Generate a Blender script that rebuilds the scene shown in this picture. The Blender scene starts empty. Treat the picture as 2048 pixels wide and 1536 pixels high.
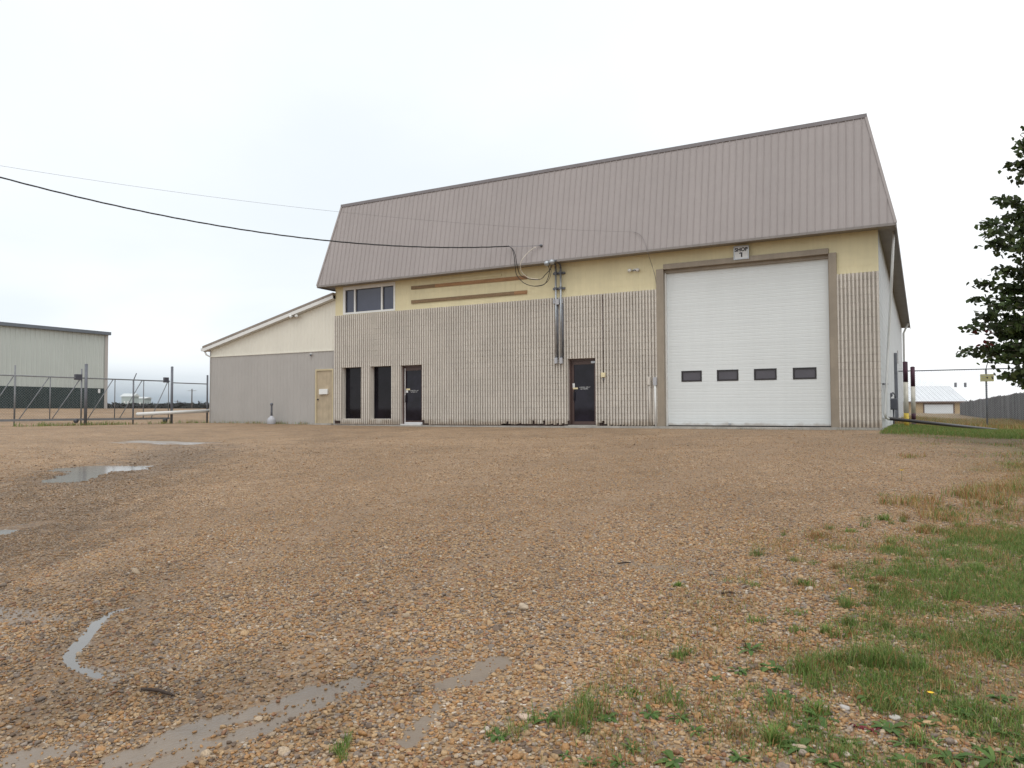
import bpy, math, random
import numpy as np
from mathutils import Vector, Matrix
random.seed(7); RNG = np.random.default_rng(11)
scn = bpy.context.scene
COL = scn.collection
R = math.radians

# ------------------------------------------------------------------ camera
F_PX, YAW, PIT, ROL = 1505.0, .4979, .0354, -.0039
CAM = np.array([0., -23., .5057])
cy, sy = math.cos(YAW), math.sin(YAW)
_fw = np.array([-sy, cy, 0.]); _rt = np.array([cy, sy, 0.]); _up = np.array([0., 0., 1.])
FW = _fw*math.cos(PIT)+_up*math.sin(PIT); _u2 = _up*math.cos(PIT)-_fw*math.sin(PIT)
RT = _rt*math.cos(ROL)+_u2*math.sin(ROL); UP = _u2*math.cos(ROL)-_rt*math.sin(ROL)
cd = bpy.data.cameras.new('camera'); cam = bpy.data.objects.new('camera', cd); COL.objects.link(cam)
cd.sensor_width = 36.; cd.lens = F_PX/2048*36.; cd.clip_start = .05; cd.clip_end = 9000
m = Matrix.Identity(4)
for i in range(3):
    m[i][0] = RT[i]; m[i][1] = UP[i]; m[i][2] = -FW[i]; m[i][3] = CAM[i]
cam.matrix_world = m
scn.camera = cam

# ------------------------------------------------------------------ sky, sun, exposure
SUN_EL, SUN_AZ = R(58), R(150)
w = bpy.data.worlds.new('World'); scn.world = w; w.use_nodes = True
nt = w.node_tree; nt.nodes.clear(); N = nt.nodes.new; L = nt.links.new
def mth(nt, op, a, b=None, clamp=False):
    n = nt.nodes.new('ShaderNodeMath'); n.operation = op; n.use_clamp = clamp
    for i, v in enumerate((a, b)):
        if v is None: continue
        if isinstance(v, (int, float)): n.inputs[i].default_value = v
        else: nt.links.new(v, n.inputs[i])
    return n.outputs[0]
def mixc(nt, f, a, b, mode='MIX'):
    n = nt.nodes.new('ShaderNodeMix'); n.data_type = 'RGBA'; n.blend_type = mode
    for s, v in ((n.inputs[0], f), (n.inputs[6], a), (n.inputs[7], b)):
        if isinstance(v, (int, float)): s.default_value = v
        elif isinstance(v, tuple): s.default_value = (*v[:3], 1)
        else: nt.links.new(v, s)
    return n.outputs[2]
def maprange(nt, v, a, b, c=0., d=1., smooth=True):
    n = nt.nodes.new('ShaderNodeMapRange'); n.clamp = True
    if smooth: n.interpolation_type = 'SMOOTHSTEP'
    nt.links.new(v, n.inputs[0])
    for i, q in enumerate((a, b, c, d)): n.inputs[i+1].default_value = q
    return n.outputs[0]
out = N('ShaderNodeOutputWorld'); bg = N('ShaderNodeBackground'); L(bg.outputs[0], out.inputs[0])
sky = N('ShaderNodeTexSky'); sky.sky_type = 'NISHITA'; sky.sun_disc = False
sky.sun_elevation = SUN_EL; sky.sun_rotation = SUN_AZ
tc = N('ShaderNodeTexCoord'); sp = N('ShaderNodeSeparateXYZ'); L(tc.outputs['Generated'], sp.inputs[0])
# cloud deck: direction projected on a flat layer, so clouds bunch up towards the horizon
el = sp.outputs[2]
zz = mth(nt, 'ADD', mth(nt, 'MAXIMUM', el, 0.0), .22)
cx = mth(nt, 'DIVIDE', sp.outputs[0], zz); cyy = mth(nt, 'DIVIDE', sp.outputs[1], zz)
cb = N('ShaderNodeCombineXYZ'); L(cx, cb.inputs[0]); L(cyy, cb.inputs[1])
nz = N('ShaderNodeTexNoise'); nz.inputs['Scale'].default_value = .9; nz.inputs['Detail'].default_value = 5; nz.inputs['Roughness'].default_value = .45
nz.inputs['Distortion'].default_value = .3
L(cb.outputs[0], nz.inputs['Vector'])
thick = maprange(nt, nz.outputs[0], .36, .66)
cloud = mixc(nt, thick, (11.5, 11.8, 12.0), (13.0, 13.0, 12.9))
# rain-laden cloud low over the land to the west
west = mth(nt, 'ADD', mth(nt, 'MULTIPLY', sp.outputs[0], -.78), mth(nt, 'MULTIPLY', sp.outputs[1], .62))
wf = maprange(nt, west, .50, .98)
low = mth(nt, 'MULTIPLY', maprange(nt, el, .075, .0), wf)
cloud = mixc(nt, mth(nt, 'MULTIPLY', wf, mth(nt, 'SUBTRACT', .9, mth(nt, 'MULTIPLY', thick, .25))), cloud, (9.1, 9.8, 10.4))
nz2 = N('ShaderNodeTexNoise'); nz2.inputs['Scale'].default_value = 3.2; nz2.inputs['Detail'].default_value = 4
mp = N('ShaderNodeMapping'); mp.inputs['Scale'].default_value = (1, 1, 6); L(tc.outputs['Generated'], mp.inputs[0]); L(mp.outputs[0], nz2.inputs['Vector'])
low = mth(nt, 'MULTIPLY', low, maprange(nt, nz2.outputs[0], .25, .7, .55, 1.))
cloud = mixc(nt, low, cloud, (3.9, 4.7, 5.5))
skyc = mixc(nt, .93, sky.outputs[0], cloud)
L(skyc, bg.inputs[0]); bg.inputs[1].default_value = .1
sl = bpy.data.lights.new('sun', 'SUN'); sl.energy = .9; sl.angle = R(35); sl.color = (1, .97, .92)
so = bpy.data.objects.new('sun', sl); COL.objects.link(so)
sd = Vector((math.sin(SUN_AZ)*math.cos(SUN_EL), math.cos(SUN_AZ)*math.cos(SUN_EL), math.sin(SUN_EL)))
so.rotation_euler = sd.to_track_quat('Z', 'Y').to_euler(); so.location = sd*60
scn.view_settings.view_transform = 'Standard'; scn.view_settings.look = 'None'
scn.view_settings.exposure = 0.0; scn.view_settings.gamma = 1.0; scn.view_settings.use_curve_mapping = False

# ------------------------------------------------------------------ helpers
def ray(px, py): return FW+RT*(px-1024)/F_PX-UP*(py-768)/F_PX
def onX(px, py, X): d = ray(px, py); return CAM+d*((X-CAM[0])/d[0])
def onY(px, py, Y): d = ray(px, py); return CAM+d*((Y-CAM[1])/d[1])
def atd(px, py, D): return CAM+ray(px, py)*D
def sm(a, b, x): t = np.clip((np.asarray(x, float)-a)/(b-a), 0, 1); return t*t*(3-2*t)

def wloc(o):
    v = Vector((0, 0, 0))
    while o is not None: v = v+o.location; o = o.parent
    return v
def tag(o, label=None, cat=None, group=None, kind=None):
    for k, v in (('label', label), ('category', cat), ('group', group), ('kind', kind)):
        if v: o[k] = v
    return o
def thing(name, loc, label, cat, group=None):
    o = bpy.data.objects.new(name, None); COL.objects.link(o); o.location = loc; o.empty_display_size = .2
    return tag(o, label, cat, group)
def link(name, me, parent=None, loc=None):
    o = bpy.data.objects.new(name, me); COL.objects.link(o)
    if parent is not None: o.parent = parent
    if loc is not None: o.location = Vector(loc)-(wloc(parent) if parent is not None else Vector((0, 0, 0)))
    return o
class MB:
    def __init__(s): s.v = []; s.f = []; s.smooth = False
    def add(s, vs, fs):
        k = len(s.v); s.v += [tuple(map(float, q)) for q in vs]; s.f += [tuple(i+k for i in f) for f in fs]; return s
    def box(s, x0, x1, y0, y1, z0, z1):
        return s.add([(x0, y0, z0), (x1, y0, z0), (x1, y1, z0), (x0, y1, z0), (x0, y0, z1), (x1, y0, z1), (x1, y1, z1), (x0, y1, z1)],
                     [(0, 3, 2, 1), (4, 5, 6, 7), (0, 1, 5, 4), (1, 2, 6, 5), (2, 3, 7, 6), (3, 0, 4, 7)])
    def bar(s, a, b, wd, ht, upv=(0, 0, 1)):           # rectangular bar from a to b
        a, b = Vector(a), Vector(b); d = (b-a).normalized(); u = Vector(upv)
        if abs(d.dot(u)) > .98: u = Vector((1, 0, 0))
        r = d.cross(u).normalized()*wd/2; u = r.cross(d).normalized()*ht/2
        vs = [p+q for p in (a, b) for q in (-r-u, r-u, r+u, -r+u)]
        return s.add(vs, [(0, 1, 2, 3), (7, 6, 5, 4), (0, 4, 5, 1), (1, 5, 6, 2), (2, 6, 7, 3), (3, 7, 4, 0)])
    def tube(s, pts, r, n=8, caps=True):
        pts = [Vector(p) for p in pts]; rs = r if isinstance(r, (list, tuple)) else [r]*len(pts)
        prev = None; rings = []
        for i, p in enumerate(pts):
            d = (pts[min(i+1, len(pts)-1)]-pts[max(i-1, 0)])
            d = d.normalized() if d.length > 1e-9 else Vector((0, 0, 1))
            if prev is None:
                u = d.orthogonal().normalized()
            else:
                u = (prev-d*prev.dot(d)); u = u.normalized() if u.length > 1e-6 else d.orthogonal().normalized()
            prev = u; q = d.cross(u)
            rings.append([p+(u*math.cos(6.28319*k/n)+q*math.sin(6.28319*k/n))*rs[i] for k in range(n)])
        k0 = len(s.v); vs = [v for g in rings for v in g]; fs = []
        for i in range(len(pts)-1):
            for k in range(n): fs.append((i*n+k, i*n+(k+1) % n, (i+1)*n+(k+1) % n, (i+1)*n+k))
        if caps: fs.append(tuple(range(n-1, -1, -1))); fs.append(tuple((len(pts)-1)*n+k for k in range(n)))
        return s.add(vs, fs)
    def lathe(s, c, prof, n=16):                       # prof: (radius, z) pairs round a vertical axis
        vs = []; fs = []
        for r, z in prof:
            for k in range(n): vs.append((c[0]+r*math.cos(6.28319*k/n), c[1]+r*math.sin(6.28319*k/n), c[2]+z))
        for i in range(len(prof)-1):
            for k in range(n): fs.append((i*n+k, i*n+(k+1) % n, (i+1)*n+(k+1) % n, (i+1)*n+k))
        fs.append(tuple(range(n-1, -1, -1))); fs.append(tuple((len(prof)-1)*n+k for k in range(n)))
        return s.add(vs, fs)
    def ball(s, c, r, n=10, sc=(1, 1, 1)):
        prof = [(r*math.sin(math.pi*i/n), -r*math.cos(math.pi*i/n)) for i in range(n+1)]
        vs = []; fs = []
        for a, z in prof:
            for k in range(n): vs.append((c[0]+max(a, 1e-4)*math.cos(6.28319*k/n)*sc[0], c[1]+max(a, 1e-4)*math.sin(6.28319*k/n)*sc[1], c[2]+z*sc[2]))
        for i in range(n):
            for k in range(n): fs.append((i*n+k, i*n+(k+1) % n, (i+1)*n+(k+1) % n, (i+1)*n+k))
        return s.add(vs, fs)
    def mesh(s, name, mat, off=(0, 0, 0), smooth=False):
        me = bpy.data.meshes.new(name); o = Vector(off)
        me.from_pydata([tuple(Vector(v)-o) for v in s.v], [], s.f); me.materials.append(mat)
        if smooth: me.polygons.foreach_set('use_smooth', [True]*len(me.polygons))
        me.update(); return me
    def build(s, name, mat, parent=None, smooth=False, bevel=0):
        off = wloc(parent) if parent is not None else Vector((0, 0, 0))
        o = link(name, s.mesh(name, mat, off, smooth), parent)
        if bevel:
            b = o.modifiers.new('bevel', 'BEVEL'); b.width = bevel; b.segments = 2; b.limit_method = 'ANGLE'
        return o
    def top(s, name, mat, label, cat, group=None, kind=None, smooth=False, base=None):   # a thing that is one mesh, origin at its base
        if base is None:
            a = np.array(s.v); base = ((a[:, 0].min()+a[:, 0].max())/2, (a[:, 1].min()+a[:, 1].max())/2, a[:, 2].min())
        o = link(name, s.mesh(name, mat, base, smooth)); o.location = base
        return tag(o, label, cat, group, kind)
def box(x0, x1, y0, y1, z0, z1): return MB().box(x0, x1, y0, y1, z0, z1)
def sub_rects(rects, holes, eps=.012):
    for hx0, hx1, hz0, hz1 in holes:
        nw = []
        for x0, x1, z0, z1 in rects:
            if hx1 <= x0 or hx0 >= x1 or hz1 <= z0 or hz0 >= z1: nw.append((x0, x1, z0, z1)); continue
            if hx0 > x0: nw.append((x0, hx0, z0, z1))
            if hx1 < x1: nw.append((hx1, x1, z0, z1))
            a, b = max(x0, hx0), min(x1, hx1)
            if hz0 > z0: nw.append((a, b, z0, hz0))
            if hz1 < z1: nw.append((a, b, hz1, z1))
        rects = [r for r in nw if r[1]-r[0] > eps and r[3]-r[2] > eps]
    return rects

# ------------------------------------------------------------------ materials
def pm(name, col, rough=.6, var=.12, scale=2.5, col2=None, bump=0., bscale=60., metal=0., spec=.5, stretch=(1, 1, 1), rnd=0., fine=0., fscale=40., streak=0., splash=0.):
    mt = bpy.data.materials.new(name); mt.use_nodes = True; nt = mt.node_tree; N = nt.nodes.new; L = nt.links.new
    b = nt.nodes['Principled BSDF']; b.inputs['Roughness'].default_value = rough; b.inputs['Metallic'].default_value = metal
    b.inputs['Specular IOR Level'].default_value = spec
    g = N('ShaderNodeNewGeometry'); mp = N('ShaderNodeMapping'); L(g.outputs['Position'], mp.inputs[0]); mp.inputs['Scale'].default_value = stretch
    n = N('ShaderNodeTexNoise'); n.inputs['Scale'].default_value = scale; n.inputs['Detail'].default_value = 6; n.inputs['Roughness'].default_value = .62
    L(mp.outputs[0], n.inputs['Vector'])
    f = maprange(nt, n.outputs[0], .3, .7)
    if col2 is None: a, c = tuple(q*(1-var) for q in col), tuple(min(1, q*(1+var)) for q in col)
    else: a, c = col, col2
    cc = mixc(nt, f, a, c)
    if fine:
        n2 = N('ShaderNodeTexNoise'); n2.inputs['Scale'].default_value = fscale; n2.inputs['Detail'].default_value = 3; L(g.outputs['Position'], n2.inputs['Vector'])
        v = maprange(nt, n2.outputs[0], .3, .7, 1-fine, 1+fine)
        h = N('ShaderNodeHueSaturation'); L(cc, h.inputs['Color']); L(v, h.inputs['Value']); cc = h.outputs[0]
    if streak:
        n3 = N('ShaderNodeTexNoise'); n3.inputs['Scale'].default_value = 1.; n3.inputs['Detail'].default_value = 4
        m3 = N('ShaderNodeMapping'); m3.inputs['Scale'].default_value = (9, 9, .35); L(g.outputs['Position'], m3.inputs[0]); L(m3.outputs[0], n3.inputs['Vector'])
        v = maprange(nt, n3.outputs[0], .35, .7, 1-streak, 1+streak*.4)
        h = N('ShaderNodeHueSaturation'); L(cc, h.inputs['Color']); L(v, h.inputs['Value']); cc = h.outputs[0]
    if rnd:
        oi = N('ShaderNodeObjectInfo'); v = maprange(nt, oi.outputs['Random'], 0, 1, 1-rnd, 1+rnd, False)
        h = N('ShaderNodeHueSaturation'); L(cc, h.inputs['Color']); L(v, h.inputs['Value']); cc = h.outputs[0]
    if splash:                                         # mud splashed up from the ground
        sx = N('ShaderNodeSeparateXYZ'); L(g.outputs['Position'], sx.inputs[0]); n5 = N('ShaderNodeTexNoise'); n5.inputs['Scale'].default_value = 3.5; n5.inputs['Detail'].default_value = 6; L(g.outputs['Position'], n5.inputs['Vector'])
        hgt_ = mth(nt, 'SUBTRACT', mth(nt, 'MULTIPLY', n5.outputs[0], splash*2.2), sx.outputs[2])
        cc = mixc(nt, maprange(nt, hgt_, 0, splash, 0, .55), cc, (.26, .19, .125))
    L(cc, b.inputs['Base Color'])
    if bump:
        n4 = N('ShaderNodeTexNoise'); n4.inputs['Scale'].default_value = bscale; n4.inputs['Detail'].default_value = 5; L(mp.outputs[0], n4.inputs['Vector'])
        bp = N('ShaderNodeBump'); bp.inputs['Strength'].default_value = bump; bp.inputs['Distance'].default_value = .01
        L(n4.outputs[0], bp.inputs['Height']); L(bp.outputs[0], b.inputs['Normal'])
    return mt
M = {}
M['ribblock'] = pm('split_rib_block', (.62, .583, .53), .9, .05, .9, bump=.6, bscale=70, rnd=.02, fine=.12, fscale=55, streak=.03, spec=.2, splash=.22)
M['mortar'] = pm('mortar', (.42, .36, .33), .95, .12, 4, bump=.4, spec=.2)
M['yellow'] = pm('yellow_paint', (.70, .635, .42), .65, .05, .8, bump=.25, bscale=90, rnd=.012, streak=.03, spec=.3)
M['dirtbrown'] = pm('bare_dark_block_core', (.06, .04, .035), .95, .4, 9, bump=.8, bscale=30)
M['whitepaint'] = pm('white_painted_block', (.64, .665, .68), .75, .05, 1.2, bump=.3, bscale=40, streak=.04, spec=.3)
M['roofmetal'] = pm('taupe_roof_sheet', (.335, .303, .297), .42, .04, .35, rnd=.012, fine=.015, fscale=9, streak=.02, spec=.45)
M['rooftrim'] = pm('dark_taupe_trim', (.20, .185, .195), .45, .08, 2)
M['fascia'] = pm('taupe_fascia', (.23, .21, .20), .5, .1, 2)
M['soffit'] = pm('taupe_soffit', (.30, .275, .255), .6, .08, 2)
M['frame'] = pm('taupe_steel_frame', (.30, .255, .20), .5, .08, 2, streak=.08, fine=.05)
M['doorwhite'] = pm('white_door_enamel', (.70, .74, .75), .42, .02, .5, streak=.012, spec=.4, rnd=.004, splash=.12)
M['rubber'] = pm('black_rubber', (.02, .02, .02), .7, .2, 8)
M['black'] = pm('black_frame', (.018, .016, .02), .45, .2, 5)
M['bronze'] = pm('bronze_door_frame', (.075, .045, .04), .45, .15, 4)
M['glass'] = pm('dark_window_glass', (.008, .007, .011), .04, .4, 1.2, spec=.22)
M['glass2'] = pm('dark_door_glass', (.013, .012, .020), .05, .5, 1.4, spec=.25)
M['glassgrey'] = pm('sky_tinted_glass', (.065, .075, .115), .06, .12, .8, spec=.5)  # slate-blue base colour stands in for part of the reflected sky
M['doorlight'] = pm('door_lite_glass', (.065, .06, .075), .08, .1, 2)
M['whitevinyl'] = pm('white_vinyl', (.72, .73, .72), .5, .04, 3)
M['alu'] = pm('bare_aluminium', (.66, .66, .67), .5, .05, 4)
M['concrete'] = pm('concrete', (.36, .345, .315), .9, .16, 3, bump=.4, bscale=50, fine=.1)
M['galv'] = pm('galvanised_steel', (.42, .45, .48), .42, .12, 9, metal=.65)
M['gatesteel'] = pm('dull_gate_steel', (.20, .21, .225), .55, .12, 6, metal=.25)
M['galvdark'] = pm('weathered_galvanised_steel', (.15, .16, .185), .55, .15, 6, metal=.3)
M['greyplastic'] = pm('grey_plastic', (.42, .43, .46), .5, .06, 4)
M['cable'] = pm('black_cable', (.02, .02, .022), .5, .2, 10)
M['thinwire'] = pm('thin_grey_wire', (.20, .185, .19), .6, .1, 10)
M['whitecable'] = pm('cream_cable', (.62, .58, .50), .5, .06, 10)
M['wood'] = pm('orange_fir_board', (.33, .185, .09), .75, .2, 3, bump=.3, stretch=(.6, 8, 8), fine=.15)
M['woodgrey'] = pm('weathered_board', (.22, .15, .085), .8, .2, 4, bump=.3, stretch=(.6, 8, 8), fine=.15)
M['sidcream'] = pm('cream_siding', (.70, .68, .60), .5, .025, 1.0, rnd=.008, streak=.015)
M['sidgrey'] = pm('grey_siding', (.39, .375, .358), .5, .03, 1.0, rnd=.008, streak=.015)
M['tan'] = pm('tan_door_paint', (.43, .355, .25), .6, .1, 3.5, streak=.1)
M['tanframe'] = pm('pale_tan_frame', (.50, .43, .28), .6, .08, 3)
M['rakebrown'] = pm('brown_roof_edge', (.25, .215, .185), .5, .1, 3)
M['sage'] = pm('sage_cladding', (.47, .51, .485), .5, .03, .3, streak=.015)
M['navy'] = pm('dark_green_cladding', (.018, .036, .038), .45, .15, .4)
M['eave'] = pm('slate_eave_trim', (.12, .14, .165), .5, .08, 1)
M['yellowbox'] = pm('yellow_box', (.75, .66, .42), .5, .05, 6)
M['maroon'] = pm('maroon_paint', (.05, .012, .03), .6, .3, 7)
M['postwhite'] = pm('chipped_white_paint', (.62, .60, .53), .7, .12, 5, streak=.2)
M['postyellow'] = pm('worn_yellow_paint', (.58, .43, .07), .7, .2, 6)
M['blackpipe'] = pm('black_drain_pipe', (.035, .032, .035), .38, .2, 5)
M['meter'] = pm('grey_meter_paint', (.075, .08, .10), .5, .1, 6)
M['signyellow'] = pm('faded_yellow_sign', (.42, .40, .19), .6, .1, 9)
M['signwhite'] = pm('white_sign', (.68, .70, .71), .5, .04, 6)
M['plank'] = pm('grey_weathered_plank', (.19, .19, .195), .85, .35, .6, col2=(.085, .085, .092), stretch=(1, 1, .15), bump=.2, rnd=.2)
M['housetan'] = pm('tan_house_wall', (.44, .33, .20), .8, .06, 1)
M['houseroof'] = pm('white_metal_roof', (.66, .69, .72), .4, .03, .5)
M['housebrown'] = pm('brown_trim', (.16, .11, .09), .7, .1, 1)
M['farroof'] = pm('hazed_far_roof', (.56, .60, .61), .6, .03, .3)  # colour shifted toward the sky to imitate distance haze
M['teal'] = pm('hazed_teal_wall', (.42, .49, .49), .7, .06, .3)  # teal paled toward the sky colour, haze painted into the wall
M['bark'] = pm('grey_bark', (.10, .085, .07), .9, .3, 8, bump=.6, bscale=30)
M['polewood'] = pm('pole_wood', (.10, .085, .08), .9, .2, 3)
M['stickm'] = pm('dark_stick', (.045, .03, .022), .85, .3, 20, bump=.4)
M['water'] = pm('puddle_water', (.095, .085, .072), .15, .2, 1.5, spec=.8, bump=.05, bscale=9)

def attr_mat(name, attr, rough=.6, translucent=0., inst=False, spec=.3):
    mt = bpy.data.materials.new(name); mt.use_nodes = True; nt = mt.node_tree; b = nt.nodes['Principled BSDF']
    a = nt.nodes.new('ShaderNodeAttribute'); a.attribute_name = attr
    if inst: a.attribute_type = 'INSTANCER'
    b.inputs['Roughness'].default_value = rough; b.inputs['Specular IOR Level'].default_value = spec
    c = a.outputs['Color']
    if inst:
        g = nt.nodes.new('ShaderNodeNewGeometry'); n = nt.nodes.new('ShaderNodeTexNoise'); n.inputs['Scale'].default_value = 130; n.inputs['Detail'].default_value = 3
        nt.links.new(g.outputs['Position'], n.inputs['Vector'])
        h = nt.nodes.new('ShaderNodeHueSaturation'); nt.links.new(c, h.inputs['Color']); nt.links.new(maprange(nt, n.outputs[0], .3, .7, .78, 1.2), h.inputs['Value']); c = h.outputs[0]
    nt.links.new(c, b.inputs['Base Color'])
    if translucent:
        t = nt.nodes.new('ShaderNodeBsdfTranslucent'); nt.links.new(c, t.inputs[0])
        mx = nt.nodes.new('ShaderNodeMixShader'); mx.inputs[0].default_value = translucent
        nt.links.new(b.outputs[0], mx.inputs[1]); nt.links.new(t.outputs[0], mx.inputs[2])
        nt.links.new(mx.outputs[0], nt.nodes['Material Output'].inputs[0])
    return mt
M['blade'] = attr_mat('grass_blade', 'bc', .55, .4)
M['leaf'] = attr_mat('tree_leaf', 'bc', .45, .32)
M['bush'] = attr_mat('far_foliage', 'bc', .8, 0)
M['pebble'] = attr_mat('pebble_stone', 'pc', .5, 0, True, .4)

# ------------------------------------------------------------------ ground
def wob(x, y): return np.sin(1.7*x+.8*y)*.5+np.sin(-.9*x+2.3*y+1.3)*.35+np.sin(4.1*x+3.3*y+.4)*.25+np.sin(5.3*x-4.7*y+2.)*.2
_H = np.random.default_rng(99).random((256, 256))
def vn(x, y):                                           # smooth value noise, 0..1
    x = np.asarray(x, float); y = np.asarray(y, float); i = np.floor(x).astype(int); j = np.floor(y).astype(int); u = x-i; v = y-j; u = u*u*(3-2*u); v = v*v*(3-2*v)
    a = _H[i % 256, j % 256]; b = _H[(i+1) % 256, j % 256]; c = _H[i % 256, (j+1) % 256]; d = _H[(i+1) % 256, (j+1) % 256]
    return (a*(1-u)+b*u)*(1-v)+(c*(1-u)+d*u)*v
def base_h(x, y):
    x = np.asarray(x, float); y = np.asarray(y, float)
    s = np.clip((-y-1.5)/21.5, 0, 1.35); g = 1-.95*sm(8, 28, -x)
    z = -.07-1.03*s**1.2*g
    z = z-.13*sm(2, 14, y)*sm(-3, 1, x)+.08*sm(16, 27, -x)+.80*sm(29, 58, -x)
    z = z-.14*sm(-.6, 2.2, x)*sm(-9, 0, y)
    z = z+.10*sm(60, 200, -x)
    return z+.012*wob(x*.9, y*.9)*sm(.6, 2.5, -y)
def gnd0(px, py):
    d = ray(px, py); s = np.linspace(1.5, 60, 12000); P = CAM[None]+d[None]*s[:, None]
    k = np.argmax(P[:, 2] < base_h(P[:, 0], P[:, 1])); return P[k]
def dseg(x, y, a, b):
    ax, ay = a[0], a[1]; dx, dy = b[0]-ax, b[1]-ay; l2 = dx*dx+dy*dy+1e-9
    t = np.clip(((x-ax)*dx+(y-ay)*dy)/l2, 0, 1); return np.hypot(x-ax-t*dx, y-ay-t*dy)
def dpoly(x, y, pts):
    d = None
    for a, b in zip(pts[:-1], pts[1:]):
        q = dseg(x, y, a, b); d = q if d is None else np.minimum(d, q)
    return d
def W(pts): return [gnd0(*p) for p in pts]
POOLS = [  # (outline spine in the yard, half width)
    [(W([(158, 937), (185, 930), (215, 933), (240, 938)]), .50), (W([(185, 942), (150, 962), (135, 976)]), .36), (W([(240, 938), (270, 934), (290, 926)]), .17)],
    [(W([(2, 1070), (30, 1058), (56, 1046)]), .13)],
    [(W([(262, 1207), (225, 1218), (198, 1240)]), .030), (W([(198, 1240), (172, 1275), (152, 1300), (140, 1325), (150, 1345), (200, 1362)]), .040)],
]
def pool_d(x, y, P):       # <0 inside the water
    n = .5*np.sin(7.3*x+2*y)*np.sin(6.1*y-1.3*x+.5)
    d = None
    for pts, r in P:
        q = dpoly(x, y, pts)-r*(1+.45*n+.25*wob(x*3.1, y*3.4)); d = q if d is None else np.minimum(d, q)
    return d
LEVEL = []
for P in POOLS:
    zs = [p[2] for pts, r in P for p in pts]; LEVEL.append(float(np.mean(zs)))
def terrain(x, y):
    z = base_h(x, y)
    for P, lv in zip(POOLS, LEVEL):
        big = max(r for _, r in P); d = pool_d(x, y, P)
        k = 1-sm(.0, 2.2*big+.25, d)
        z = z*(1-k)+(lv+np.clip(d*.10, -.035, .02))*k
    return z
SILT = [(W([(235, 884), (300, 884), (400, 887)]), .28, .8), (W([(250, 1345), (330, 1335), (450, 1318)]), .075, .42), (W([(-80, 1560), (60, 1515), (150, 1500)]), .09, .8),
        (W([(230, 1525), (420, 1450), (640, 1385), (690, 1372)]), .075, .95), (W([(330, 1530), (560, 1440), (650, 1400)]), .06, .9), (W([(815, 1490), (870, 1415)]), .05, .8),
        (W([(890, 1372), (1000, 1325)]), .065, .9), (W([(815, 1322), (885, 1315)]), .035, .6), (W([(-20, 1225), (100, 1240)]), .12, .5),
        (W([(1240, 1128), (1360, 1138)]), .09, .5), (W([(200, 1240), (152, 1310), (150, 1340), (230, 1365)]), .05, .5)]
TRACK = [(W([(-60, 1480), (330, 1180), (760, 1010), (1130, 920), (1400, 872)]), .22, .42), (W([(330, 1536), (760, 1210), (1130, 1040), (1420, 935), (1560, 880)]), .20, .42),
         (W([(-60, 1270), (300, 1075), (700, 960), (1000, 905), (1220, 872)]), .25, .34), (W([(900, 1180), (1200, 1010), (1500, 920), (1620, 876)]), .22, .3)]
WET = [(W([(-60, 1110), (40, 1050), (110, 1005), (180, 965), (260, 940), (390, 895)]), 1.0, .8), (W([(-40, 1200), (120, 1190), (280, 1150)]), .4, .5), (W([(250, 1210), (150, 1330), (240, 1370), (700, 1380)]), .35, .55),
       (W([(60, 1420), (330, 1395)]), .18, .8)]
def mask(x, y, items, soft=.8):
    m_ = np.zeros_like(np.asarray(x, float)); n = wob(x*4.7, y*5.1)*.5+wob(x*11, y*9.3)*.38+wob(x*23, y*21)*.2
    for pts, r, a in items: m_ = np.maximum(m_, a*(1-sm(.45, 1+soft, dpoly(x, y, pts)/r+n)))
    return m_
GX = ([-22, -20.5, -19.5, -18.7, -16.6, -15, -14, -12.6, -6.5, -4, -2.6], [-.55, -.38, -.25, -.15, -.18, .1, .8, 1.2, 1.1, .4, -.95])
def grass_d(x, y):
    n = (vn(x*1.6+3, y*1.6)-.5)*1.3+(vn(x*4.3, y*4.3+5)-.5)*.7
    front = sm(-.9, .75, x-np.interp(y, *GX)+n*.75)
    sparse = .30*sm(-1.3, -.2, x-np.interp(y, *GX)+n*.8)
    side = sm(-.99, -.80, x)*sm(-3.2, -2.2, y+n*.6)
    return np.where(y > -2.6, np.maximum(side, 0), np.maximum(front, sparse))
xs = np.unique(np.concatenate([np.geomspace(4, 4000, 46)+.0, np.arange(-6.5, 2.5, .04), np.arange(-9, -6.5, .07), np.arange(2.5, 4, .07), -9-np.geomspace(.12, 60, 95), -70-np.geomspace(1, 5000, 40)]))
ys = np.unique(np.concatenate([np.arange(-21.6, -16, .04), np.arange(-16, -11, .07), -11+np.geomspace(.1, 50, 110), 40+np.geomspace(1, 5000, 42), -22-np.geomspace(.15, 4000, 50)]))
xs = xs[np.concatenate([[True], np.diff(xs) > .03])]; ys = ys[np.concatenate([[True], np.diff(ys) > .03])]
X, Y = np.meshgrid(xs, ys); Z = terrain(X, Y)
nx, ny = len(xs), len(ys)
me = bpy.data.meshes.new('ground')
idx = np.arange(nx*ny).reshape(ny, nx)
quads = np.stack([idx[:-1, :-1], idx[:-1, 1:], idx[1:, 1:], idx[1:, :-1]], -1).reshape(-1, 4)
me.vertices.add(nx*ny); me.vertices.foreach_set('co', np.stack([X, Y, Z], -1).ravel())
me.loops.add(quads.size); me.loops.foreach_set('vertex_index', quads.ravel())
me.polygons.add(len(quads)); me.polygons.foreach_set('loop_start', np.arange(len(quads))*4); me.polygons.foreach_set('loop_total', np.full(len(quads), 4))
me.update(calc_edges=True); me.polygons.foreach_set('use_smooth', [True]*len(quads))
near = (X > -40) & (X < 10) & (Y > -24) & (Y < 40)
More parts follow.
